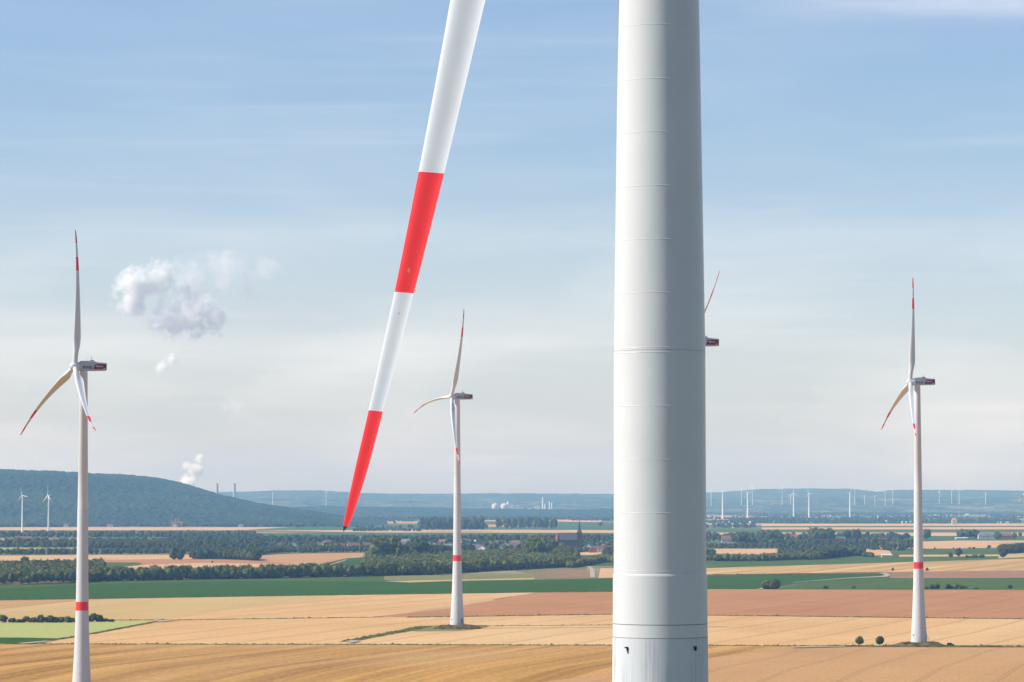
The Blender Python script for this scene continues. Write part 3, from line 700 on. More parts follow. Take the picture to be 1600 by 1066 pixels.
def belt(pts, depth, spacing, h, kinds, mat, label, res, wr=.9, name='wood', edge=None, edge_n=0, jit=.35, cat='wood', hv=(.7, 1.15), prob=1.0):
    """trees along a base line given in pixels, going back depth metres; the front row can be single trees"""
    P = [gp(*p) for p in pts]; seg = [(b_-a).length for a, b_ in zip(P[:-1], P[1:])]; tot = sum(seg); m = Mass()
    n = max(1, int(tot/spacing)); rows = max(1, int(depth/spacing)); cnt = 0
    # front trees
    for i in range(n+1):
        s = i*spacing; k = 0
        while k < len(seg)-1 and s > seg[k]: s -= seg[k]; k += 1
        base = P[k].lerp(P[k+1], min(1, s/max(seg[k], 1e-3)))
        for j in range(rows):
            if random.random() > prob: continue
            X = base.x*(1+j*spacing/base.y) + random.uniform(-jit, jit)*spacing; Y = base.y + j*spacing + random.uniform(-jit, jit)*spacing
            hh = h*random.uniform(*hv); kd = random.choice(kinds); w = hh*wr*random.uniform(.8, 1.2)
            if j == 0 and edge and cnt < edge_n:
                cnt += 1; indiv(X, Y, hh, w, kd, mat, edge[0], edge[1]); continue
            V, T = random.choice(res[kd]) if isinstance(res, dict) else random.choice(res)
            m.add(V, T, X, Y, w, hh, random.uniform(0, 6.28))
    if m.V: return m.build(name, mat, label, cat)
def region(pts, spacing, h, kinds, mat, label, res, wr=.9, name='wood', cat='wood', prob=1, hv=(.6, 1.2)):
    P = [gp(*p) for p in pts]; xs = [p.x for p in P]; ys = [p.y for p in P]; m = Mass()
    def inside(x, y):
        c = False; n = len(P)
        for i in range(n):
            a, b_ = P[i], P[(i+1) % n]
            if (a.y > y) != (b_.y > y) and x < (b_.x-a.x)*(y-a.y)/(b_.y-a.y)+a.x: c = not c
        return c
    y = min(ys)
    while y < max(ys):
        x = min(xs)
        while x < max(xs):
            X = x+random.uniform(-.5, .5)*spacing; Y = y+random.uniform(-.5, .5)*spacing
            if inside(X, Y) and random.random() < prob:
                hh = h*random.uniform(*hv); V, T = random.choice(res[random.choice(kinds)]) if isinstance(res, dict) else random.choice(res)
                m.add(V, T, X, Y, hh*wr*random.uniform(.8, 1.2), hh, random.uniform(0, 6.28))
            x += spacing
        y += spacing
    return m.build(name, mat, label, cat)
# left wood, belt and middle wood behind the beet field
belt([(-60,916),(0,914.5),(60,913),(120,911),(160,908.5)], 620, 8.5, 11.5, ['oval','round'], 'leaf', 'mixed green wood at the left edge behind the beet field', LO, .95, edge=('green tree on the front edge of the left wood', 'front trees of the left wood'), edge_n=40)
belt([(150,909),(300,906),(400,904.5),(560,901),(690,898)], 42, 5.5, 12, ['oval','round','tall','bush'], 'leaf', 'narrow belt of trees along the beet field between left and middle turbines', MID, .95, edge=('green tree in the front row of the belt along the beet field', 'front trees of the belt along the beet field'), edge_n=100, hv=(.6, 1.2))
belt([(575,900),(690,897.5),(760,893),(860,888),(900,886)], 800, 8.5, 12, ['oval','round'], 'leaf', 'large dense wood behind the middle turbine', LO, .95, edge=('dark tree on the front edge of the wood behind the middle turbine', 'front trees of the wood behind the middle turbine'), edge_n=70)
belt([(864,878),(892,880)], 200, 12, 17, ['round','oval'], 'leaf', 'lower dark trees below the church', MID, .85, hv=(.5, 1.15))
belt([(826,878),(845,877),(864,877)], 300, 12, 27, ['round','oval'], 'leaf', 'group of tall dark trees at the right end of the large wood', MID, .8, hv=(.5, 1.15))
belt([(586,882),(606,881),(624,881)], 160, 9, 31, ['tall','oval'], 'leaf', 'tall dark poplars at the left end of the village', MID, .75, hv=(.5, 1.15))
belt([(650,878),(664,877)], 100, 10, 26, ['tall','oval'], 'leaf2', 'second dark clump of tall trees before the village houses', MID, .7)
belt([(690,874),(712,873),(738,873)], 160, 10, 16, ['round','oval'], 'leaf2', 'dark trees behind the middle turbine before the village', MID, .85)
belt([(622,880),(642,878),(662,877),(680,876)], 200, 11, 17, ['oval','round'], 'leaf2', 'dark trees between the poplars and the village houses', MID, .8)
belt([(890,888),(915,884),(945,878),(962,880)], 120, 9, 8, ['round','bush'], 'leaf', 'low trees right of the large wood beside the farm track', LO, 1.0)
belt([(948,876),(966,876)], 200, 10, 15, ['round'], 'leaf2', 'dark trees against the left edge of the big tower', MID, .9)
belt([(760,893),(835,890),(850,889.5)], 8, 14, 2.5, ['bush'], 'leaf2', 'low dark bushes in front of the large wood', LO, 1.2, name='scrub_bushes', cat='bushes', prob=.5)
# left distance
belt([(-60,869),(60,868.5),(120,868),(190,867.5),(258,867)], 60, 9, 10, ['round','oval'], 'leaf2', 'dark hedge trees behind the pale grain field at the left', LO, 1.0, prob=.8)
belt([(-60,857.5),(60,857.5),(125,857.5),(260,857)], 420, 15, 13, ['round','oval'], 'leaf2', 'solid dark wood in the left distance', LO, 1.0)
belt([(125,858),(260,860)], 500, 17, 12, ['round','oval'], 'leaf2', 'dark trees right of the left tower in the distance', LO, 1.0)
belt([(-60,842),(60,841.5),(160,841.5),(400,842)], 300, 17, 14, ['round','oval'], 'leaf2', 'far row of dark trees below the wooded ridge', LO, 1.0)
belt([(303,874.5),(340,873.5),(372,875),(402,877)], 130, 8.5, 13.5, ['round','oval'], 'leaf2', 'round dark trees right of the field gap on the left', MID, .95, edge=('dark round tree in the clump right of the field gap', 'front trees of the clump right of the field gap'), edge_n=14)
region([(262,868),(405,870),(410,842),(262,842)], 17, 13, ['round','oval'], 'leaf2', 'trees among the houses in the left distance', LO, .95, prob=.6)
# village
belt([(400,868),(440,865.5),(520,864.5),(590,864)], 90, 9.5, 10.5, ['round','oval'], 'leaf2', 'hedge trees on the near side of the village above the pinkish field', LO, 1.0)
region([(400,864),(620,864),(760,862),(830,864),(962,856),(962,842),(400,843)], 25, 9.5, ['round','oval'], 'leaf2', 'trees among the village houses', LO, .95, prob=.45)
belt([(400,850),(450,849),(600,849),(800,848),(962,848)], 160, 15, 14, ['round','oval'], 'leaf2', 'trees along the far side of the village', LO, .95, prob=.9)
belt([(660,831.5),(755,831)], 130, 15, 35, ['tall','oval'], 'leaf2', 'row of tall trees with bare trunks beyond the village', LO, .62)
belt([(780,829),(822,829),(868,829)], 160, 20, 33, ['tall','round'], 'leaf2', 'clumps of tall trees beyond the village', LO, .7, prob=.6)
belt([(555,831.5),(600,830.5),(655,831)], 60, 15, 10, ['round'], 'leaf2', 'row of small dark trees beyond the village', LO, 1.1, prob=.8)
belt([(898,864),(960,862)], 60, 12, 7, ['round','bush'], 'leaf2', 'low hedge above the small field near the big tower', LO, 1.1)
tree_px(878, 862, 14, 13, 'round', 'yellow green tree below the church', 'tree', 'leafy', 'tree', MID)
for px, by, hp in ((458,820,4),(525,819,5),(528,819,5),(546,819,4),(604,819,4),(616.5,819,5),(655,822,8),(938,824,9)):
    tree_px(px, by, hp, hp*1.1, 'round', 'small lone tree on the far fields near the striped blade tip' if px < 700 else 'far round tree just left of the big tower', 'tree', 'leaf2', 'tree', LO, 'lone trees on the far fields' if px < 700 else None)
# right distance
belt([(1100,877.5),(1190,877),(1230,875.5),(1280,874.5)], 60, 8, 9, ['round','oval','bush'], 'leaf', 'thicket of green trees right of the big tower', LO, 1.05, edge=('green tree in the front of the thicket right of the big tower', 'front trees of the right thicket'), edge_n=30)
belt([(1222,874),(1280,874.5),(1322,869),(1350,869.5)], 330, 9, 12, ['round','oval'], 'leaf2', 'denser dark wood between big tower and right turbine', LO, 1.0)
belt([(1100,875),(1120,875)], 160, 9, 13, ['round'], 'leaf2', 'dark trees against the right edge of the big tower', LO, 1.0)
belt([(1325,868),(1350,869.5),(1362,871)], 40, 9, 6, ['bush'], 'leaf2', 'low bushes trailing off toward the right turbine', LO, 1.1)
belt([(1195,854),(1430,854)], 150, 11, 12, ['round','oval'], 'leaf2', 'second row of the long right tree line', LO, 1.0)
belt([(1090,858),(1440,858)], 90, 10, 9, ['round','oval'], 'leaf2', 'long dark tree line behind the pale field on the right', LO, 1.0, edge=('dark tree in the front of the long tree line on the right', 'front trees of the long right tree line'), edge_n=46)
region([(1090,848),(1425,848),(1400,840),(1090,840)], 24, 12, ['round','oval'], 'leaf2', 'trees among the houses right of the big tower', LO, .95, prob=.6)
belt([(1150,850),(1180,849)], 200, 14, 17, ['round'], 'leaf2', 'tall round trees behind the white houses', LO, .9)
belt([(1190,851),(1220,851)], 260, 14, 22, ['round'], 'leaf2', 'tall dark clump behind the orange roofed house', LO, .9)
belt([(1272,850),(1306,850)], 300, 14, 24, ['round'], 'leaf2', 'tallest tree clump in the long right tree line', LO, .9)
belt([(1325,848),(1345,848)], 150, 14, 22, ['round'], 'leaf2', 'round tall trees left of the right turbine', LO, .9)
belt([(1503,842),(1528,842)], 150, 13, 17, ['round'], 'leaf2', 'dense dark clump of trees beside the far farm', LO, 1.0)
belt([(1566,866),(1600,864),(1640,864)], 120, 10, 12, ['round'], 'leaf2', 'dark wood at the right edge', LO, 1.0)
belt([(1440,858.5),(1500,858.5),(1560,858)], 20, 16, 4, ['bush','round'], 'leaf2', 'straggling hedge below the grain field on the right', LO, 1.3, cat='bushes', name='hedge_bushes', prob=.6)
belt([(1512,872),(1542,871.5)], 20, 8, 4.5, ['bush'], 'leaf2', 'row of dark bushes on the dry strip', LO, 1.2, cat='bushes', name='hedge_bushes')
belt([(1345,859.5),(1416,861)], 60, 13, 7, ['bush','round'], 'leaf2', 'bushes in front of the right tree line near the turbine', LO, 1.2, cat='bushes', name='hedge_bushes', prob=.7)
belt([(1090,826),(1185,826)], 500, 22, 13, ['round','oval'], 'leaf2', 'far trees around the hamlet right of the big tower', LO, 1.0, prob=.7)
# far woods: bands thinning to the horizon
fw = Mass()
def seg_(x0, x1, y, depth, h, sp, pr=1.0):
    a, b_ = gp(x0, y), gp(x1, y); n = int((b_-a).length/sp)+1
    for i in range(n):
        for j in range(max(1, int(depth/sp))):
            if random.random() > pr: continue
            t = i/n; Y = a.y+j*sp+random.uniform(-.5, .5)*sp; X = (a.x+(b_.x-a.x)*t)*(Y/a.y)+random.uniform(-.5, .5)*sp
            hh = h*random.uniform(.6, 1.15); V, T = random.choice(VLO); fw.add(V, T, X, Y, hh*1.3, hh, random.uniform(0, 6))
for x0, x1, y, dp, h in ((1100,1600,819,420,13),(1190,1600,816,300,14),(1105,1440,812.5,260,14),(1440,1600,811,260,13),(1100,1600,805,900,16),(1110,1600,799.5,1500,17),
        (440,960,813.5,600,15),(600,960,809,900,16),(400,700,816,200,12),(-60,480,823.5,300,13),(700,960,803,1500,17),(560,770,826.5,60,12),(400,960,799,1500,16)):
    seg_(x0, x1, y, dp, h, max(20, gp(800, y).y/420), .75)
for k in range(150):
    y = random.choice([802, 803, 804, 805, 807, 805, 808, 811, 814]) + random.uniform(-1, 1); x0 = random.choice([random.uniform(430, 960), random.uniform(1100, 1600)])
    D = gp(800, y).y; seg_(x0, x0+random.uniform(15, 90), y, 150, 14, D/500, .8)
fw.build('distant_woods', 'leaf2', 'hazy blue bands of woodland below the horizon')

# ------------------------------------------------------------------ hills
def hill(name, prof, D0, D1, D2, mat, cell, bump, label=None, seed=0):
    """ridge following a skyline profile; slopes rise from D0 to the crest at D1 and fall to D2"""
    r = np.random.default_rng(seed); x0, x1 = prof[0][0], prof[-1][0]
    wpx = x1-x0; nx = int(wpx*D1/F/cell[0]); ny = int((D2-D0)/cell[1])
    us = np.linspace(x0, x1, nx); D = np.linspace(D0, D2, ny)
    crest = np.interp(us, [p[0] for p in prof], [CZ + (782-p[1])*D1/F for p in prof])
    U, DD = np.meshgrid(us, D); CR = np.tile(crest, (ny, 1))
    t = np.where(DD < D1, (DD-D0)/(D1-D0), (D2-DD)/(D2-D1)); t = np.clip(t, 0, 1); sm = np.sin(t*np.pi/2)**1.15
    # spurs and gullies
    W = (U-800)*D1/F
    sp_ = 1 + .10*np.sin(W/260+DD/700)*(1-t) + .06*np.sin(W/120-DD/400)*(1-t)
    Z = CR*sm*sp_ + bump*r.uniform(0, 1, CR.shape)**1.6*np.clip(CR/30, 0, 1) - 1.5
    X = (U-800)*DD/F
    V = np.stack([X, DD, Z], -1).reshape(-1, 3)
    idx = np.arange(nx*ny).reshape(ny, nx); a = idx[:-1, :-1].ravel(); b_ = idx[:-1, 1:].ravel(); c = idx[1:, 1:].ravel(); d = idx[1:, :-1].ravel()
    T = np.concatenate([np.stack([a, b_, c], 1), np.stack([a, c, d], 1)])
    o = from_np(name, V, T, [mat]); o['kind'] = 'structure'; return o
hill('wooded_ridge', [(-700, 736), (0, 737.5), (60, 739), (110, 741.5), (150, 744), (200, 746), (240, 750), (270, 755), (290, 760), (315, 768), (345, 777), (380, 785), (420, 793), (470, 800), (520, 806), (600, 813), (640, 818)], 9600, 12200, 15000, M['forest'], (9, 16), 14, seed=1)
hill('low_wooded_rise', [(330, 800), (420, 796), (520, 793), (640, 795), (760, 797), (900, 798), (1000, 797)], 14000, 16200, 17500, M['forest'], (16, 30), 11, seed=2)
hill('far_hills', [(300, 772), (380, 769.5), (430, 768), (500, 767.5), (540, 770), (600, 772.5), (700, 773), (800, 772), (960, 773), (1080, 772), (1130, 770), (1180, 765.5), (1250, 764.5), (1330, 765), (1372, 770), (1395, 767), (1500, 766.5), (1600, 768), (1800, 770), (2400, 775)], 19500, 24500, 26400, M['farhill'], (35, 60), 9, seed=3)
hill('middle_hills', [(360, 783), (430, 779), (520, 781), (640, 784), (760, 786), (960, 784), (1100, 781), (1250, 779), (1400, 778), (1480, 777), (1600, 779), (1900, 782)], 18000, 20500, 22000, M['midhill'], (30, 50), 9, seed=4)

# ------------------------------------------------------------------ buildings
WALLS = {'darkbrick': (.11, .065, .055), 'pale': (.50, .50, .49), 'white': (.62, .60, .56), 'brick': (.30, .13, .09), 'cream': (.62, .50, .34), 'grey': (.42, .40, .40)}
ROOFS = {'slate': (.075, .075, .09), 'red': (.20, .095, .07), 'brown': (.16, .105, .09), 'grey': (.17, .165, .18), 'orange': (.50, .24, .13), 'pale': (.60, .58, .55)}
for k, c in WALLS.items(): M['w_'+k] = plain(k+' wall', c, .85, .1, .1, .3)
for k, c in ROOFS.items(): M['r_'+k] = plain(k+' roof', c, .8, .2, .15, .5)
def house(px, py, w, dpt, hw, hr, rot, wall, roof, label, group, name='house', cat='house', D=None, windows=True, chimney=True):
    p = gp(px, py) if D is None else at(px, py, D); root = empty(name, (p.x, p.y, 0), rot); tag(root, label, cat, group)
    m = MB(); m.prism([(-dpt/2, 0), (dpt/2, 0), (dpt/2, hw), (0, hw+hr-.15), (-dpt/2, hw)], -w/2, w/2, axis='x'); m.build('wall', [M['w_'+wall]], root)
    m = MB(); e = .5
    for s in (-1, 1):
        sl = hr/(dpt/2); y1 = s*(dpt/2+e); z1 = hw-e*sl
        m.prism([(0, hw+hr), (0, hw+hr+.3), (y1, z1+.3), (y1, z1)], -w/2-e, w/2+e, axis='x')
    ro = m.build('roof', [M['r_'+roof]], root)
    if chimney:
        m = MB(); m.box(-.5+w*.2, .4+w*.2, -.5, .4, hw+hr-.8, hw+hr+1.3); m.build('chimney', [M['w_brick']], ro)
    if windows:
        n = max(2, int(w/4))
        for s in (-1, 1):
            for i in range(n):
                x = (i+.5)/n*w-w/2
                for z in ([1.0] if hw < 4.5 else [1.0, 3.7]):
                    m = MB(); m.box(x-.6, x+.6, s*dpt/2-.04, s*dpt/2+.04, z, z+1.4); m.build('window', [M['glass']], root)
    return root
HG = 'village houses'
hs = random.Random(5); seen = set()
village = [(459,856),(512,852),(522,858),(530,858),(548,857),(556,858),(619,856,'cream','brown',26,14,5,5),(633,852,'white','grey'),(640,860,'brick','orange',18,10,4,3),(655,850,'white','grey'),(662,853),(674,856),(680,861,'brick','brown'),(687,860,'brick','grey'),(694,858),(700,860),(704,858,'white','grey'),(692,851),(668,848),
  (727,851,'white','grey'),(744,849,'white','pale',22,9,4,2),(746,860,'white','grey',16,10,5,4),(755,861),(772,856),(780,852,'white','grey'),(790,857),(800,857),(806,853),(812,858),(835,858),(842,857),(846,860),(838,855,'brick','red'),(893,856,'white','brown'),(888,857),(900,856,'white','grey'),
  (915,863,'brick','brown'),(926,864,'brick','grey',20,11,5,4),(936,863,'white','brown'),(944,857,'brick','orange',30,10,4,3),(953,860,'white','red',26,10,4,3),(921,859,'grey','grey'),(602,857,'brick','brown'),(583,858,'brick','red'),(574,857,'brick','brown'),(590,860,'white','brown'),(724,863,'grey','red'),(766,859,'brick','brown'),(819,860,'white','brown'),(827,856,'brick','grey')]
def zone(px):
    if px < 570: return 'left of the striped blade foot'
    if px < 650: return 'below and right of the striped blade tip'
    if px < 715: return 'just left of the middle turbine tower'
    if px < 800: return 'just right of the middle turbine tower'
    if px < 865: return 'above the large dark wood'
    return 'near the church'
for k, hsd in enumerate(village):
    px, py = hsd[:2]; wl, rf = (hsd[2], hsd[3]) if len(hsd) > 2 else (hs.choice(['white', 'brick', 'brick', 'grey', 'white']), hs.choice(['brown', 'red', 'grey', 'brown']))
    w, d, a_, b_ = hsd[4:8] if len(hsd) > 4 else (hs.uniform(11, 17), hs.uniform(9, 11), hs.uniform(4, 6), hs.uniform(3.5, 5))
    house(px, py, w, d, a_, b_, hs.choice([0, .2, -.3, .5, 1.57, 1.3]), wl, rf, 'small %s walled house with %s roof %s' % (wl, rf, zone(px)), 'village houses %s' % zone(px), windows=hsd is not None and w > 12)
for px, py, w, wl, rf, lab in ((1141, 852, 26, 'white', 'red', 'long white house with dark red roof right of the big tower'), (1137, 850, 18, 'brick', 'red', 'brick house with red roof behind the long white house'), (1155, 849, 16, 'white', 'brown', 'white house with brown roof beside the long white house'),
        (1167, 851, 10, 'white', 'grey', 'tiny white house between the long white and the orange roofed house'), (1181, 851, 20, 'white', 'orange', 'house with bright orange roof and white gable'), (1244, 848, 16, 'brick', 'red', 'red roofed brick house in the long tree line'),
        (1313, 852, 14, 'white', 'grey', 'white house among trees left of the right turbine'), (1349, 855, 12, 'cream', 'brown', 'cream house at the end of the long tree line'), (1150, 825, 18, 'cream', 'brown', 'hamlet house with cream wall beyond the green strip'),
        (1166, 824.5, 16, 'brick', 'orange', 'hamlet house with orange roof left of the dark barn'), (1136, 824, 18, 'brick', 'brown', 'brown hamlet house just right of the big tower'), (1380, 855, 12, 'brick', 'red', 'low red roofed house among trees by the right turbine'), (1396, 856, 14, 'grey', 'brown', 'grey house among the bushes by the right turbine'),
        (1536, 845, 16, 'white', 'grey', 'white far farmhouse with grey roof'), (1548, 845, 12, 'white', 'grey', 'small white outbuilding of the far farm'), (1569, 845, 22, 'brick', 'red', 'low red barn of the far farm'),
        (382.5, 850, 12, 'white', 'orange', 'white house with bright orange roof in the left distance'), (352, 848, 18, 'brick', 'red', 'long red roofed house in the left distance'), (300, 853, 14, 'white', 'grey', 'pale house at the trees in the left distance'), (72, 864.5, 10, 'white', 'brown', 'small white house left of the left turbine tower'),
        (98, 865, 9, 'brick', 'red', 'small red house beside the left turbine tower'), (37, 845, 30, 'brick', 'red', 'wide red roofed farmhouse at the foot of the small left turbine')):
    up = 838 < py < 856 and px > 1100
    house(px, py - (2.5 if up else 0), w*(1.25 if up else 1), 11, 7 if up else 4.5, 5.5 if up else 4, random.choice([0, .25, -.3]), wl, rf, lab, None)
# barns, halls, greenhouses
def hall(px, py, w, dpt, h, wall, roof, label, rot=0, name='barn', cat='barn'):
    house(px, py, w, dpt, h, h*.35, rot, wall, roof, label, None, name, cat, chimney=False, windows=False)
hall(1183, 825.5, 22, 16, 7, 'grey', 'grey', 'dark grey barn at the edge of the pale strips')
hall(481, 820, 32, 20, 6, 'white', 'pale', 'long pale hall left of the striped blade tip', name='hall', cat='hall')
hall(1418, 818.5, 40, 20, 6, 'white', 'pale', 'white hall left of the right turbine', name='hall', cat='hall')
hall(1212, 799.5, 45, 30, 8, 'white', 'pale', 'long white hall in the blue distance', name='hall', cat='hall')
hall(1404, 789, 55, 30, 10, 'white', 'pale', 'bright white hall near the far hills', name='hall', cat='hall')
hall(1385, 871, 14, 8, 3, 'cream', 'pale', 'small shed with pale roof left of the right turbine band', name='shed', cat='shed')
hall(1502, 843, 24, 14, 3, 'white', 'pale', 'low shed with white roof beside the far tree clump', name='shed', cat='shed')
hall(1578, 818.5, 40, 14, 6, 'white', 'orange', 'far white farm building near the right edge', name='hall', cat='hall')
hall(1564, 818.8, 20, 14, 5, 'white', 'pale', 'small white far building near the right edge', name='hall', cat='hall')
def greenhouse(px, py, w, label):
    p = gp(px, py); root = empty('greenhouse', (p.x, p.y, 0)); tag(root, label, 'greenhouse')
    m = MB(); m.box(-w/2, w/2, -8, 8, 0, 3.0); m.build('wall', [M['w_grey']], root)
    m = MB(); n = int(w/8)
    for i in range(n):
        x = -w/2+i*w/n; m.prism([(x, 3.02), (x+w/n, 3.02), (x+w/n/2, 4.6)], -8.2, 8.2)
    m.build('roof', [M['r_pale']], root)
greenhouse(325, 856, 62, 'long pale glasshouse behind the round dark trees on the left')
greenhouse(372, 855.5, 20, 'short glasshouse piece right of the long one')
# far tall house with orange top
p = gp(1491, 820); root = empty('tower_house', (p.x, p.y, 0)); tag(root, 'tall pale building with orange hipped roof right of the right turbine', 'building')
m = MB(); m.box(-8, 8, -7, 7, 0, 16); m.build('wall', [M['w_cream']], root)
m = MB(); m.rings([[(-9, -8, 16.02), (9, -8, 16.02), (9, 8, 16.02), (-9, 8, 16.02)], [(-2, -1, 23), (2, -1, 23), (2, 1, 23), (-2, 1, 23)]]); m.build('roof', [M['r_orange']], root)
for i in range(3):
    for j in range(4):
        m = MB(); m.box(-5.5+i*4.3, -3.3+i*4.3, -7.06, -6.95, 2+j*3.5, 4+j*3.5); m.build('window', [M['glass']], root)
# small distant white buildings, as dots of light in the haze
for k in range(46):
    px = hs.choice([hs.uniform(5, 400), hs.uniform(560, 955), hs.uniform(1110, 1595), hs.uniform(1110, 1595)]); py = hs.uniform(822.2, 824) if px < 450 else hs.choice([hs.uniform(801, 819.5), hs.uniform(801, 812)])
    where = 'at the foot of the wooded ridge' if px < 450 else ('in the haze beyond the village' if px < 1000 else 'in the haze right of the big tower')
    house(px, py, hs.uniform(12, 26), 11, hs.uniform(4, 7), 4, hs.choice([0, .3, 1.5]), 'white', hs.choice(['red', 'brown', 'pale', 'grey']), 'distant white walled building ' + where, 'distant buildings ' + where, windows=False, chimney=False)
# church
p = gp(905.5, 861); root = empty('church', (p.x, p.y, 0)); tag(root, 'dark brick church with a tall pointed spire above the village', 'church')
m = MB(); m.box(-4, 4, -4, 4, 0, 29); tw = m.build('tower', [M['w_darkbrick']], root)
for s in (-1.6, 1.6):
    m = MB(); m.box(s-.6, s+.6, -4.08, -3.95, 21, 26); m.build('window', [M['glass']], tw)
m = MB(); m.rings([[(-4.3, -4.3, 29.02), (4.3, -4.3, 29.02), (4.3, 4.3, 29.02), (-4.3, 4.3, 29.02)], [(-2, -2, 33), (2, -2, 33), (2, 2, 33), (-2, 2, 33)], [(-.15, -.15, 49), (.15, -.15, 49), (.15, .15, 49), (-.15, .15, 49)]]); m.build('spire', [M['r_slate']], root)
m = MB(); m.prism([(-6.5, 0), (6.5, 0), (6.5, 18), (0, 28), (-6.5, 18)], -31, -4.02, axis='x'); na = m.build('nave', [M['w_darkbrick']], root)
m = MB()
for s in (-1, 1): m.prism([(0, 28.02), (0, 28.6), (s*7.3, 17.4), (s*7.3, 16.8)], -31.5, -4.05, axis='x')
m.build('roof', [M['r_slate']], na)
for i in range(6):
    m = MB(); m.box(-30+i*4.3, -28.6+i*4.3, -6.6, -6.45, 6, 15); m.build('window', [M['glass']], na)
m = MB(); m.lathe([(3.2, 0), (3.2, 20), (.1, 29)], 8, cx=-34.5); m.build('apse', [M['w_brick']], root)
# castle-like manor under the ridge
p = gp(277, 823.5); root = empty('manor', (p.x, p.y, 0)); tag(root, 'small turreted manor at the foot of the wooded ridge', 'manor')
m = MB(); m.prism([(-8, 0), (8, 0), (8, 9), (0, 15), (-8, 9)], -17, 17, axis='x'); m.build('wall', [M['w_brick']], root)
for x, hh in ((-16, 20), (-4, 27), (5, 25), (15, 16)):
    m = MB(); m.lathe([(2.6, 0), (2.6, hh*.7), (3.1, hh*.7+.2), (.1, hh)], 10, cx=x, cy=-8.5); m.build('turret', [M['w_brick']], root)
# concrete tower block and the works on the horizon
D = 17500
p = at(641.5, 797, D); root = empty('tower_block', (p.x, D, 0)); tag(root, 'lone pale tower block above the blue woods right of the striped blade', 'building')
m = MB(); m.box(-8, 8, -8, 8, 0, CZ-4/F*D+22*0); m.build('wall', [M['w_grey']], root); zt = CZ-4/F*D
m = MB(); m.box(-9.5, 9.5, -9.5, 9.5, zt+.02, zt+9); m.build('top_storey', [M['w_brick']], root)
D = 17800
def zz(py): return CZ+(782-py)/F*D
def xx(px): return (px-800)*D/F
for x0, x1, ty, lab in ((768.5, 779, 786.5, 'left and smaller of two domed white silos on the horizon'), (782, 794, 786.5, 'domed white silo with a chimney beside it on the horizon')):
    cx = xx((x0+x1)/2); r_ = (x1-x0)/2*D/F; root = empty('silo', (cx, D, 0)); tag(root, lab, 'silo')
    m = MB(); m.lathe([(r_, 0), (r_, zz(ty+5))], 24); m.build('wall', [M['w_pale']], root, R(40))
    m = MB(); z0 = zz(ty+5)+.02; m.lathe([(r_*math.cos(t*math.pi/16), z0+(zz(ty)-z0)*math.sin(t*math.pi/16)) for t in range(8)]+[(.05, zz(ty))], 24); m.build('dome', [M['w_pale']], root, R(60))
for px, wd, ty, lab in ((793.5, 5, 783.5, 'white chimney right of the domed silo'), (848, 3.5, 776.5, 'tall greyish chimney of the works on the horizon'), (851.5, 4, 787, 'short thick chimney right of the tall one'), (858.5, 3, 783.5, 'thin chimney at the right end of the works'), (862, 3, 785, 'last thin chimney of the works on the right')):
    root = empty('chimney', (xx(px), D, 0)); tag(root, lab, 'chimney'); m = MB(); m.lathe([(wd*1.3, 0), (wd, zz(ty))], 12); m.build('shaft', [M['farwhite']], root, R(40))
    m = MB(); m.lathe([(wd+.8, zz(ty)), (wd+.8, zz(ty)+2)], 12); m.build('rim', [M['r_grey']], root)
for x0, x1, ty, lab in ((796, 806, 790, 'white factory hall right of the silos'), (804, 811, 790.5, 'lower factory hall in the middle of the works'), (810, 818, 794, 'lowest factory hall of the works'), (835, 844, 791.5, 'factory hall left of the chimneys'), (822, 830, 796, 'long low factory shed on the horizon')):
    w = (x1-x0)*D/F; root = empty('factory_hall', (xx((x0+x1)/2), D+40, 0)); tag(root, lab, 'factory'); m = MB(); m.box(-w/2, w/2, -15, 15, 0, zz(ty)); m.build('wall', [M['w_white']], root)
    m = MB(); m.prism([(-w/2, zz(ty)+.02), (w/2, zz(ty)+.02), (w/2, zz(ty)+2), (0, zz(ty)+6), (-w/2, zz(ty)+2)], -15.5, 15.5); m.build('roof', [M['r_pale']], root)
D = 16000
for px, ty, lab in ((339.6, 756.5, 'left of two far power station chimneys beyond the ridge'), (366.8, 756.5, 'right of two far power station chimneys beyond the ridge')):
    root = empty('chimney', (xx(px), D, 0)); tag(root, lab, 'chimney'); m = MB(); m.lathe([(9, 0), (6, zz(ty))], 16); m.build('shaft', [M['w_grey']], root, R(40))
    m = MB(); m.lathe([(6.6, zz(ty)), (6.6, zz(ty)+2.5)], 16); m.build('rim', [M['r_red']], root)

# parked car beside the mound
p = gp(1485.5, 1010.3); car = empty('parked_car', (p.x, p.y, g(p.y)+.1), 0); car.scale = (1.05, 1.05, 1.1); tag(car, 'dark car parked on the grass right of the right turbine mound', 'car')
m = MB(); secs = []
prof = [(-1.9, .35), (-1.95, .9), (-1.85, 1.45), (-1.55, 1.75), (.25, 1.78), (.95, 1.15), (1.75, .98), (1.95, .7), (1.92, .35)]
for y, k in ((-.85, .93), (-.7, 1), (.7, 1), (.85, .93)): secs.append([(x*(.99 if k < 1 else 1), y, .35+(z-.35)*k) for x, z in prof])
m.rings(secs); m.build('body', [M['carpaint']], car, R(30))
for y in (-.86, .86):
    m = MB(); m.prism([(-1.6, 1.1), (-1.45, 1.55), (.1, 1.58), (.7, 1.1)], y-.015, y+.015); m.build('window', [M['glass']], car)
for x in (-1.2, 1.2):
    for y in (-.8, .8):
        m = MB(); m.lathe([(.20, -.11), (.34, -.11), (.34, .11), (.20, .11)], 16); o = m.build('wheel', [M['tyre']], car); o.location = (x, y, .34); o.rotation_euler = (R(90), 0, 0)
for y in (-.6, .6):
    m = MB(); m.box(1.9, 1.97, y-.15, y+.15, .65, .8); m.build('headlight', [M['w_white']], car)

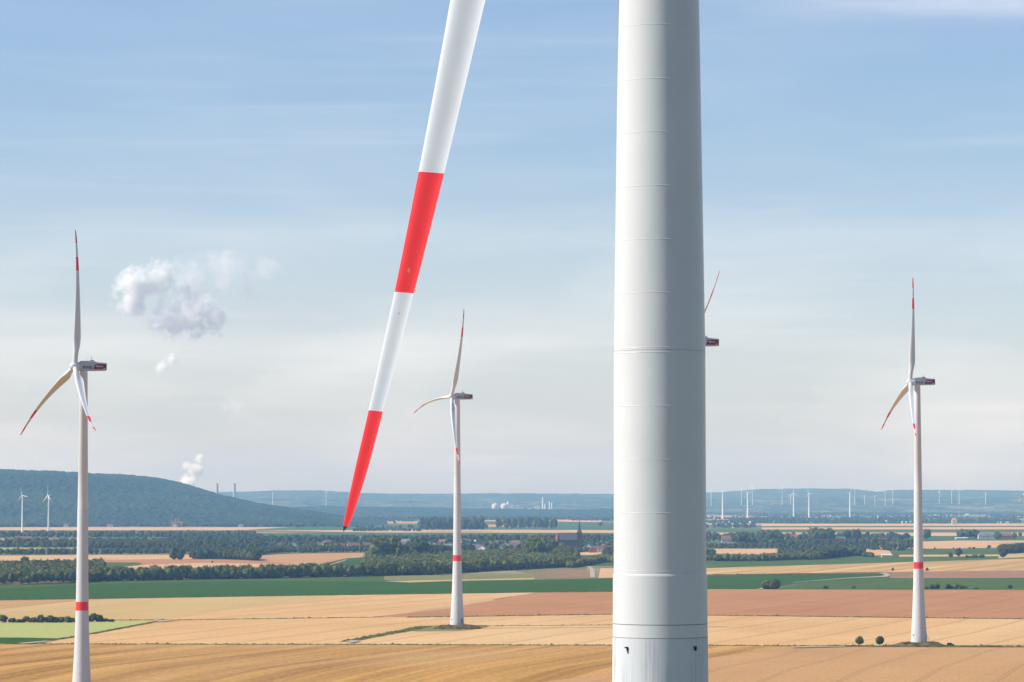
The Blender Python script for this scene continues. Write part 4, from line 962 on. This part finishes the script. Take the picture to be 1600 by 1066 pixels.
# ------------------------------------------------------------------ light, sky, air
SEL = R(42); SAZ = math.atan2(-.9905, -.137)      # azimuth of the sun, from +y towards +x
sd = Vector((math.sin(SAZ)*math.cos(SEL), math.cos(SAZ)*math.cos(SEL), math.sin(SEL)))
sun = bpy.data.lights.new('sun', 'SUN'); so = bpy.data.objects.new('sun', sun); C.objects.link(so)
sun.energy = 5.0; sun.angle = R(.5); sun.color = (1, .95, .86); so.rotation_euler = sd.to_track_quat('Z', 'Y').to_euler(); so.location = (0, 0, 600)
W = bpy.data.worlds.new('World'); S.world = W; W.use_nodes = True; nt = W.node_tree; L = nt.links
bg = nt.nodes['Background']; sky = nt.nodes.new('ShaderNodeTexSky'); sky.sky_type = 'NISHITA'; sky.sun_disc = False
sky.sun_elevation = SEL; sky.sun_rotation = SAZ % (2*math.pi); sky.air_density = 1.0; sky.dust_density = 1.0; sky.ozone_density = 3.0; sky.altitude = 100
# thin high cloud: streaks that live in the sky direction
gen = nt.nodes.new('ShaderNodeTexCoord').outputs['Generated']
sx = nt.nodes.new('ShaderNodeSeparateXYZ'); L.new(gen, sx.inputs[0])
def wn(scale, det, loc, rg=.55, dist=0.0):
    m = nt.nodes.new('ShaderNodeMapping'); m.inputs['Scale'].default_value = scale; m.inputs['Location'].default_value = loc; L.new(gen, m.inputs['Vector'])
    n = nt.nodes.new('ShaderNodeTexNoise'); n.inputs['Scale'].default_value = 1; n.inputs['Detail'].default_value = det; n.inputs['Roughness'].default_value = rg; n.inputs['Distortion'].default_value = dist
    L.new(m.outputs[0], n.inputs['Vector']); return n.outputs['Fac']
big = ramp(nt, wn((9, 9, 42), 5, (3.1, 0, .4), .5, .3), .42, .74)
fine = ramp(nt, wn((7, 7, 150), 6, (1.7, 2, .9), .6, .2), .52, .78)
low = ramp(nt, sx.outputs[2], .11, .045)          # more veil nearer the horizon
veil = math_(nt, 'ADD', math_(nt, 'MULTIPLY', low, .20), math_(nt, 'MULTIPLY', fine, .10))
big2 = math_(nt, 'MULTIPLY', big, math_(nt, 'ADD', math_(nt, 'MULTIPLY', low, .22), .08))
band = math_(nt, 'MULTIPLY', math_(nt, 'MULTIPLY', ramp(nt, sx.outputs[2], .1455, .156), ramp(nt, sx.outputs[2], .24, .18)), ramp(nt, sx.outputs[0], .045, .12))
band = math_(nt, 'MULTIPLY', math_(nt, 'MULTIPLY', band, ramp(nt, wn((14, 14, 90), 5, (5, 1, 2), .55, .2), .25, .6)), .42)
cf = math_(nt, 'MULTIPLY', ramp(nt, sx.outputs[2], .45, .18), math_(nt, 'ADD', math_(nt, 'ADD', veil, big2), band, True))
cir = mixc(nt, cf, mixc(nt, 1.0, sky.outputs[0], (.97, .97, 1.06), 'MULTIPLY'), (8.8, 8.4, 8.5))
L.new(cir, bg.inputs['Color']); bg.inputs['Strength'].default_value = .108

# haze: one even box of air round the whole scene
m = MB(); m.box(-6900, 6900, -1500, 26900, -8.5, 430)
hz, nt2, N2, L2, b2 = newmat('haze air'); N2.remove(b2)
pv = N2.new('ShaderNodeVolumePrincipled'); pv.inputs['Color'].default_value = (.23, .48, .86, 1); pv.inputs['Absorption Color'].default_value = (1, 1, 1, 1); pv.inputs['Density'].default_value = 5.1e-5; pv.inputs['Anisotropy'].default_value = 0.0
L2.new(pv.outputs[0], N2['Material Output'].inputs['Volume'])
o = m.build('haze', [hz]); o['kind'] = 'stuff'; o['label'] = 'pale summer haze over the whole plain'; o['category'] = 'haze'

# clouds and steam as real volumes
def cloud(name, px0, py0, px1, py1, D, depth, dens, label, lumps, seed, nscale=5, kind='stuff', soft=.5):
    a = at(px0, py0, D); b_ = at(px1, py1, D); c = (a+b_)/2; sx_ = abs(b_.x-a.x)/2; sz_ = abs(b_.z-a.z)/2
    bm = bmesh.new(); bmesh.ops.create_icosphere(bm, subdivisions=3, radius=1.08); me = bpy.data.meshes.new(name); bm.to_mesh(me); bm.free()
    mt, n_, NN, LL, bb = newmat(name+' vapour'); NN.remove(bb)
    tc = NN.new('ShaderNodeTexCoord').outputs['Object']; tot = None
    nm = NN.new('ShaderNodeTexNoise'); nm.inputs['Scale'].default_value = nscale; nm.inputs['Detail'].default_value = 6; nm.inputs['Roughness'].default_value = .7
    mp = NN.new('ShaderNodeMapping'); mp.inputs['Location'].default_value = (seed, seed, 0); mp.inputs['Scale'].default_value = (1, max(.3, depth/sx_), sz_/sx_); LL.new(tc, mp.inputs[0]); LL.new(mp.outputs[0], nm.inputs['Vector'])
    for (lx, lz, lr) in lumps:
        vs = NN.new('ShaderNodeVectorMath'); vs.operation = 'SUBTRACT'; LL.new(tc, vs.inputs[0]); vs.inputs[1].default_value = (lx, 0, lz)
        vm = NN.new('ShaderNodeVectorMath'); vm.operation = 'MULTIPLY'; LL.new(vs.outputs[0], vm.inputs[0]); vm.inputs[1].default_value = (1, .8, sz_/sx_)
        ln = NN.new('ShaderNodeVectorMath'); ln.operation = 'LENGTH'; LL.new(vm.outputs[0], ln.inputs[0])
        f = math_(n_, 'SUBTRACT', 1.0, math_(n_, 'DIVIDE', ln.outputs['Value'], lr))
        tot = f if tot is None else math_(n_, 'MAXIMUM', tot, f)
    d = math_(n_, 'ADD', tot, math_(n_, 'MULTIPLY', math_(n_, 'SUBTRACT', nm.outputs['Fac'], .56), 2.6))
    d = math_(n_, 'DIVIDE', d, soft, True)
    pv = NN.new('ShaderNodeVolumePrincipled'); pv.inputs['Color'].default_value = (1, 1, 1, 1); pv.inputs['Anisotropy'].default_value = 0
    LL.new(math_(n_, 'MULTIPLY', d, dens), pv.inputs['Density']); LL.new(pv.outputs[0], NN['Material Output'].inputs['Volume'])
    o = link(name, me, [mt]); o.location = c; o.scale = (sx_, depth, sz_); o['kind'] = kind; o['label'] = label; o['category'] = 'cloud'; return o
cloud('cloud', 175, 395, 435, 535, 30000, 240, .034, 'puffy white cloud over the wooded ridge with a bright lower right lobe', [(-.72, .25, .32), (-.72, -.1, .24), (-.42, .45, .26), (-.3, -.48, .32), (.0, -.42, .34), (.2, -.5, .24), (-.15, .05, .22)], 3, 6.5, soft=.8)
cloud('cloud', 235, 392, 445, 480, 30600, 260, .0055, 'thin torn veil of cloud spreading right from the puffy cloud', [(-.4, .1, .5), (.1, .3, .5), (.4, -.2, .4), (.75, .4, .3)], 17, 5, soft=1.0)
cloud('cloud', 232, 545, 290, 590, 30000, 110, .02, 'little white puff below the big cloud', [(-.3, -.3, .45), (.3, .3, .45)], 8, 3)
cloud('cloud', 335, 618, 400, 652, 30000, 120, .006, 'faint flat wisp right of the little puff', [(.1, 0, .6), (-.5, -.2, .35)], 12, 3, soft=.9)
cloud('steam_plume', 274, 708, 328, 774, 15500, 65, .06, 'white steam rising behind the end of the wooded ridge', [(-.25, -.4, .62), (.1, .2, .5), (.45, .75, .4), (-.3, .4, .35), (.4, .2, .4)], 5, 3.5)

S.render.engine = 'CYCLES'
S.cycles.volume_bounces = 16; S.cycles.volume_step_rate = .5; S.cycles.max_bounces = 16
S.view_settings.view_transform = 'Standard'; S.view_settings.look = 'None'; S.view_settings.exposure = .34; S.view_settings.gamma = 1
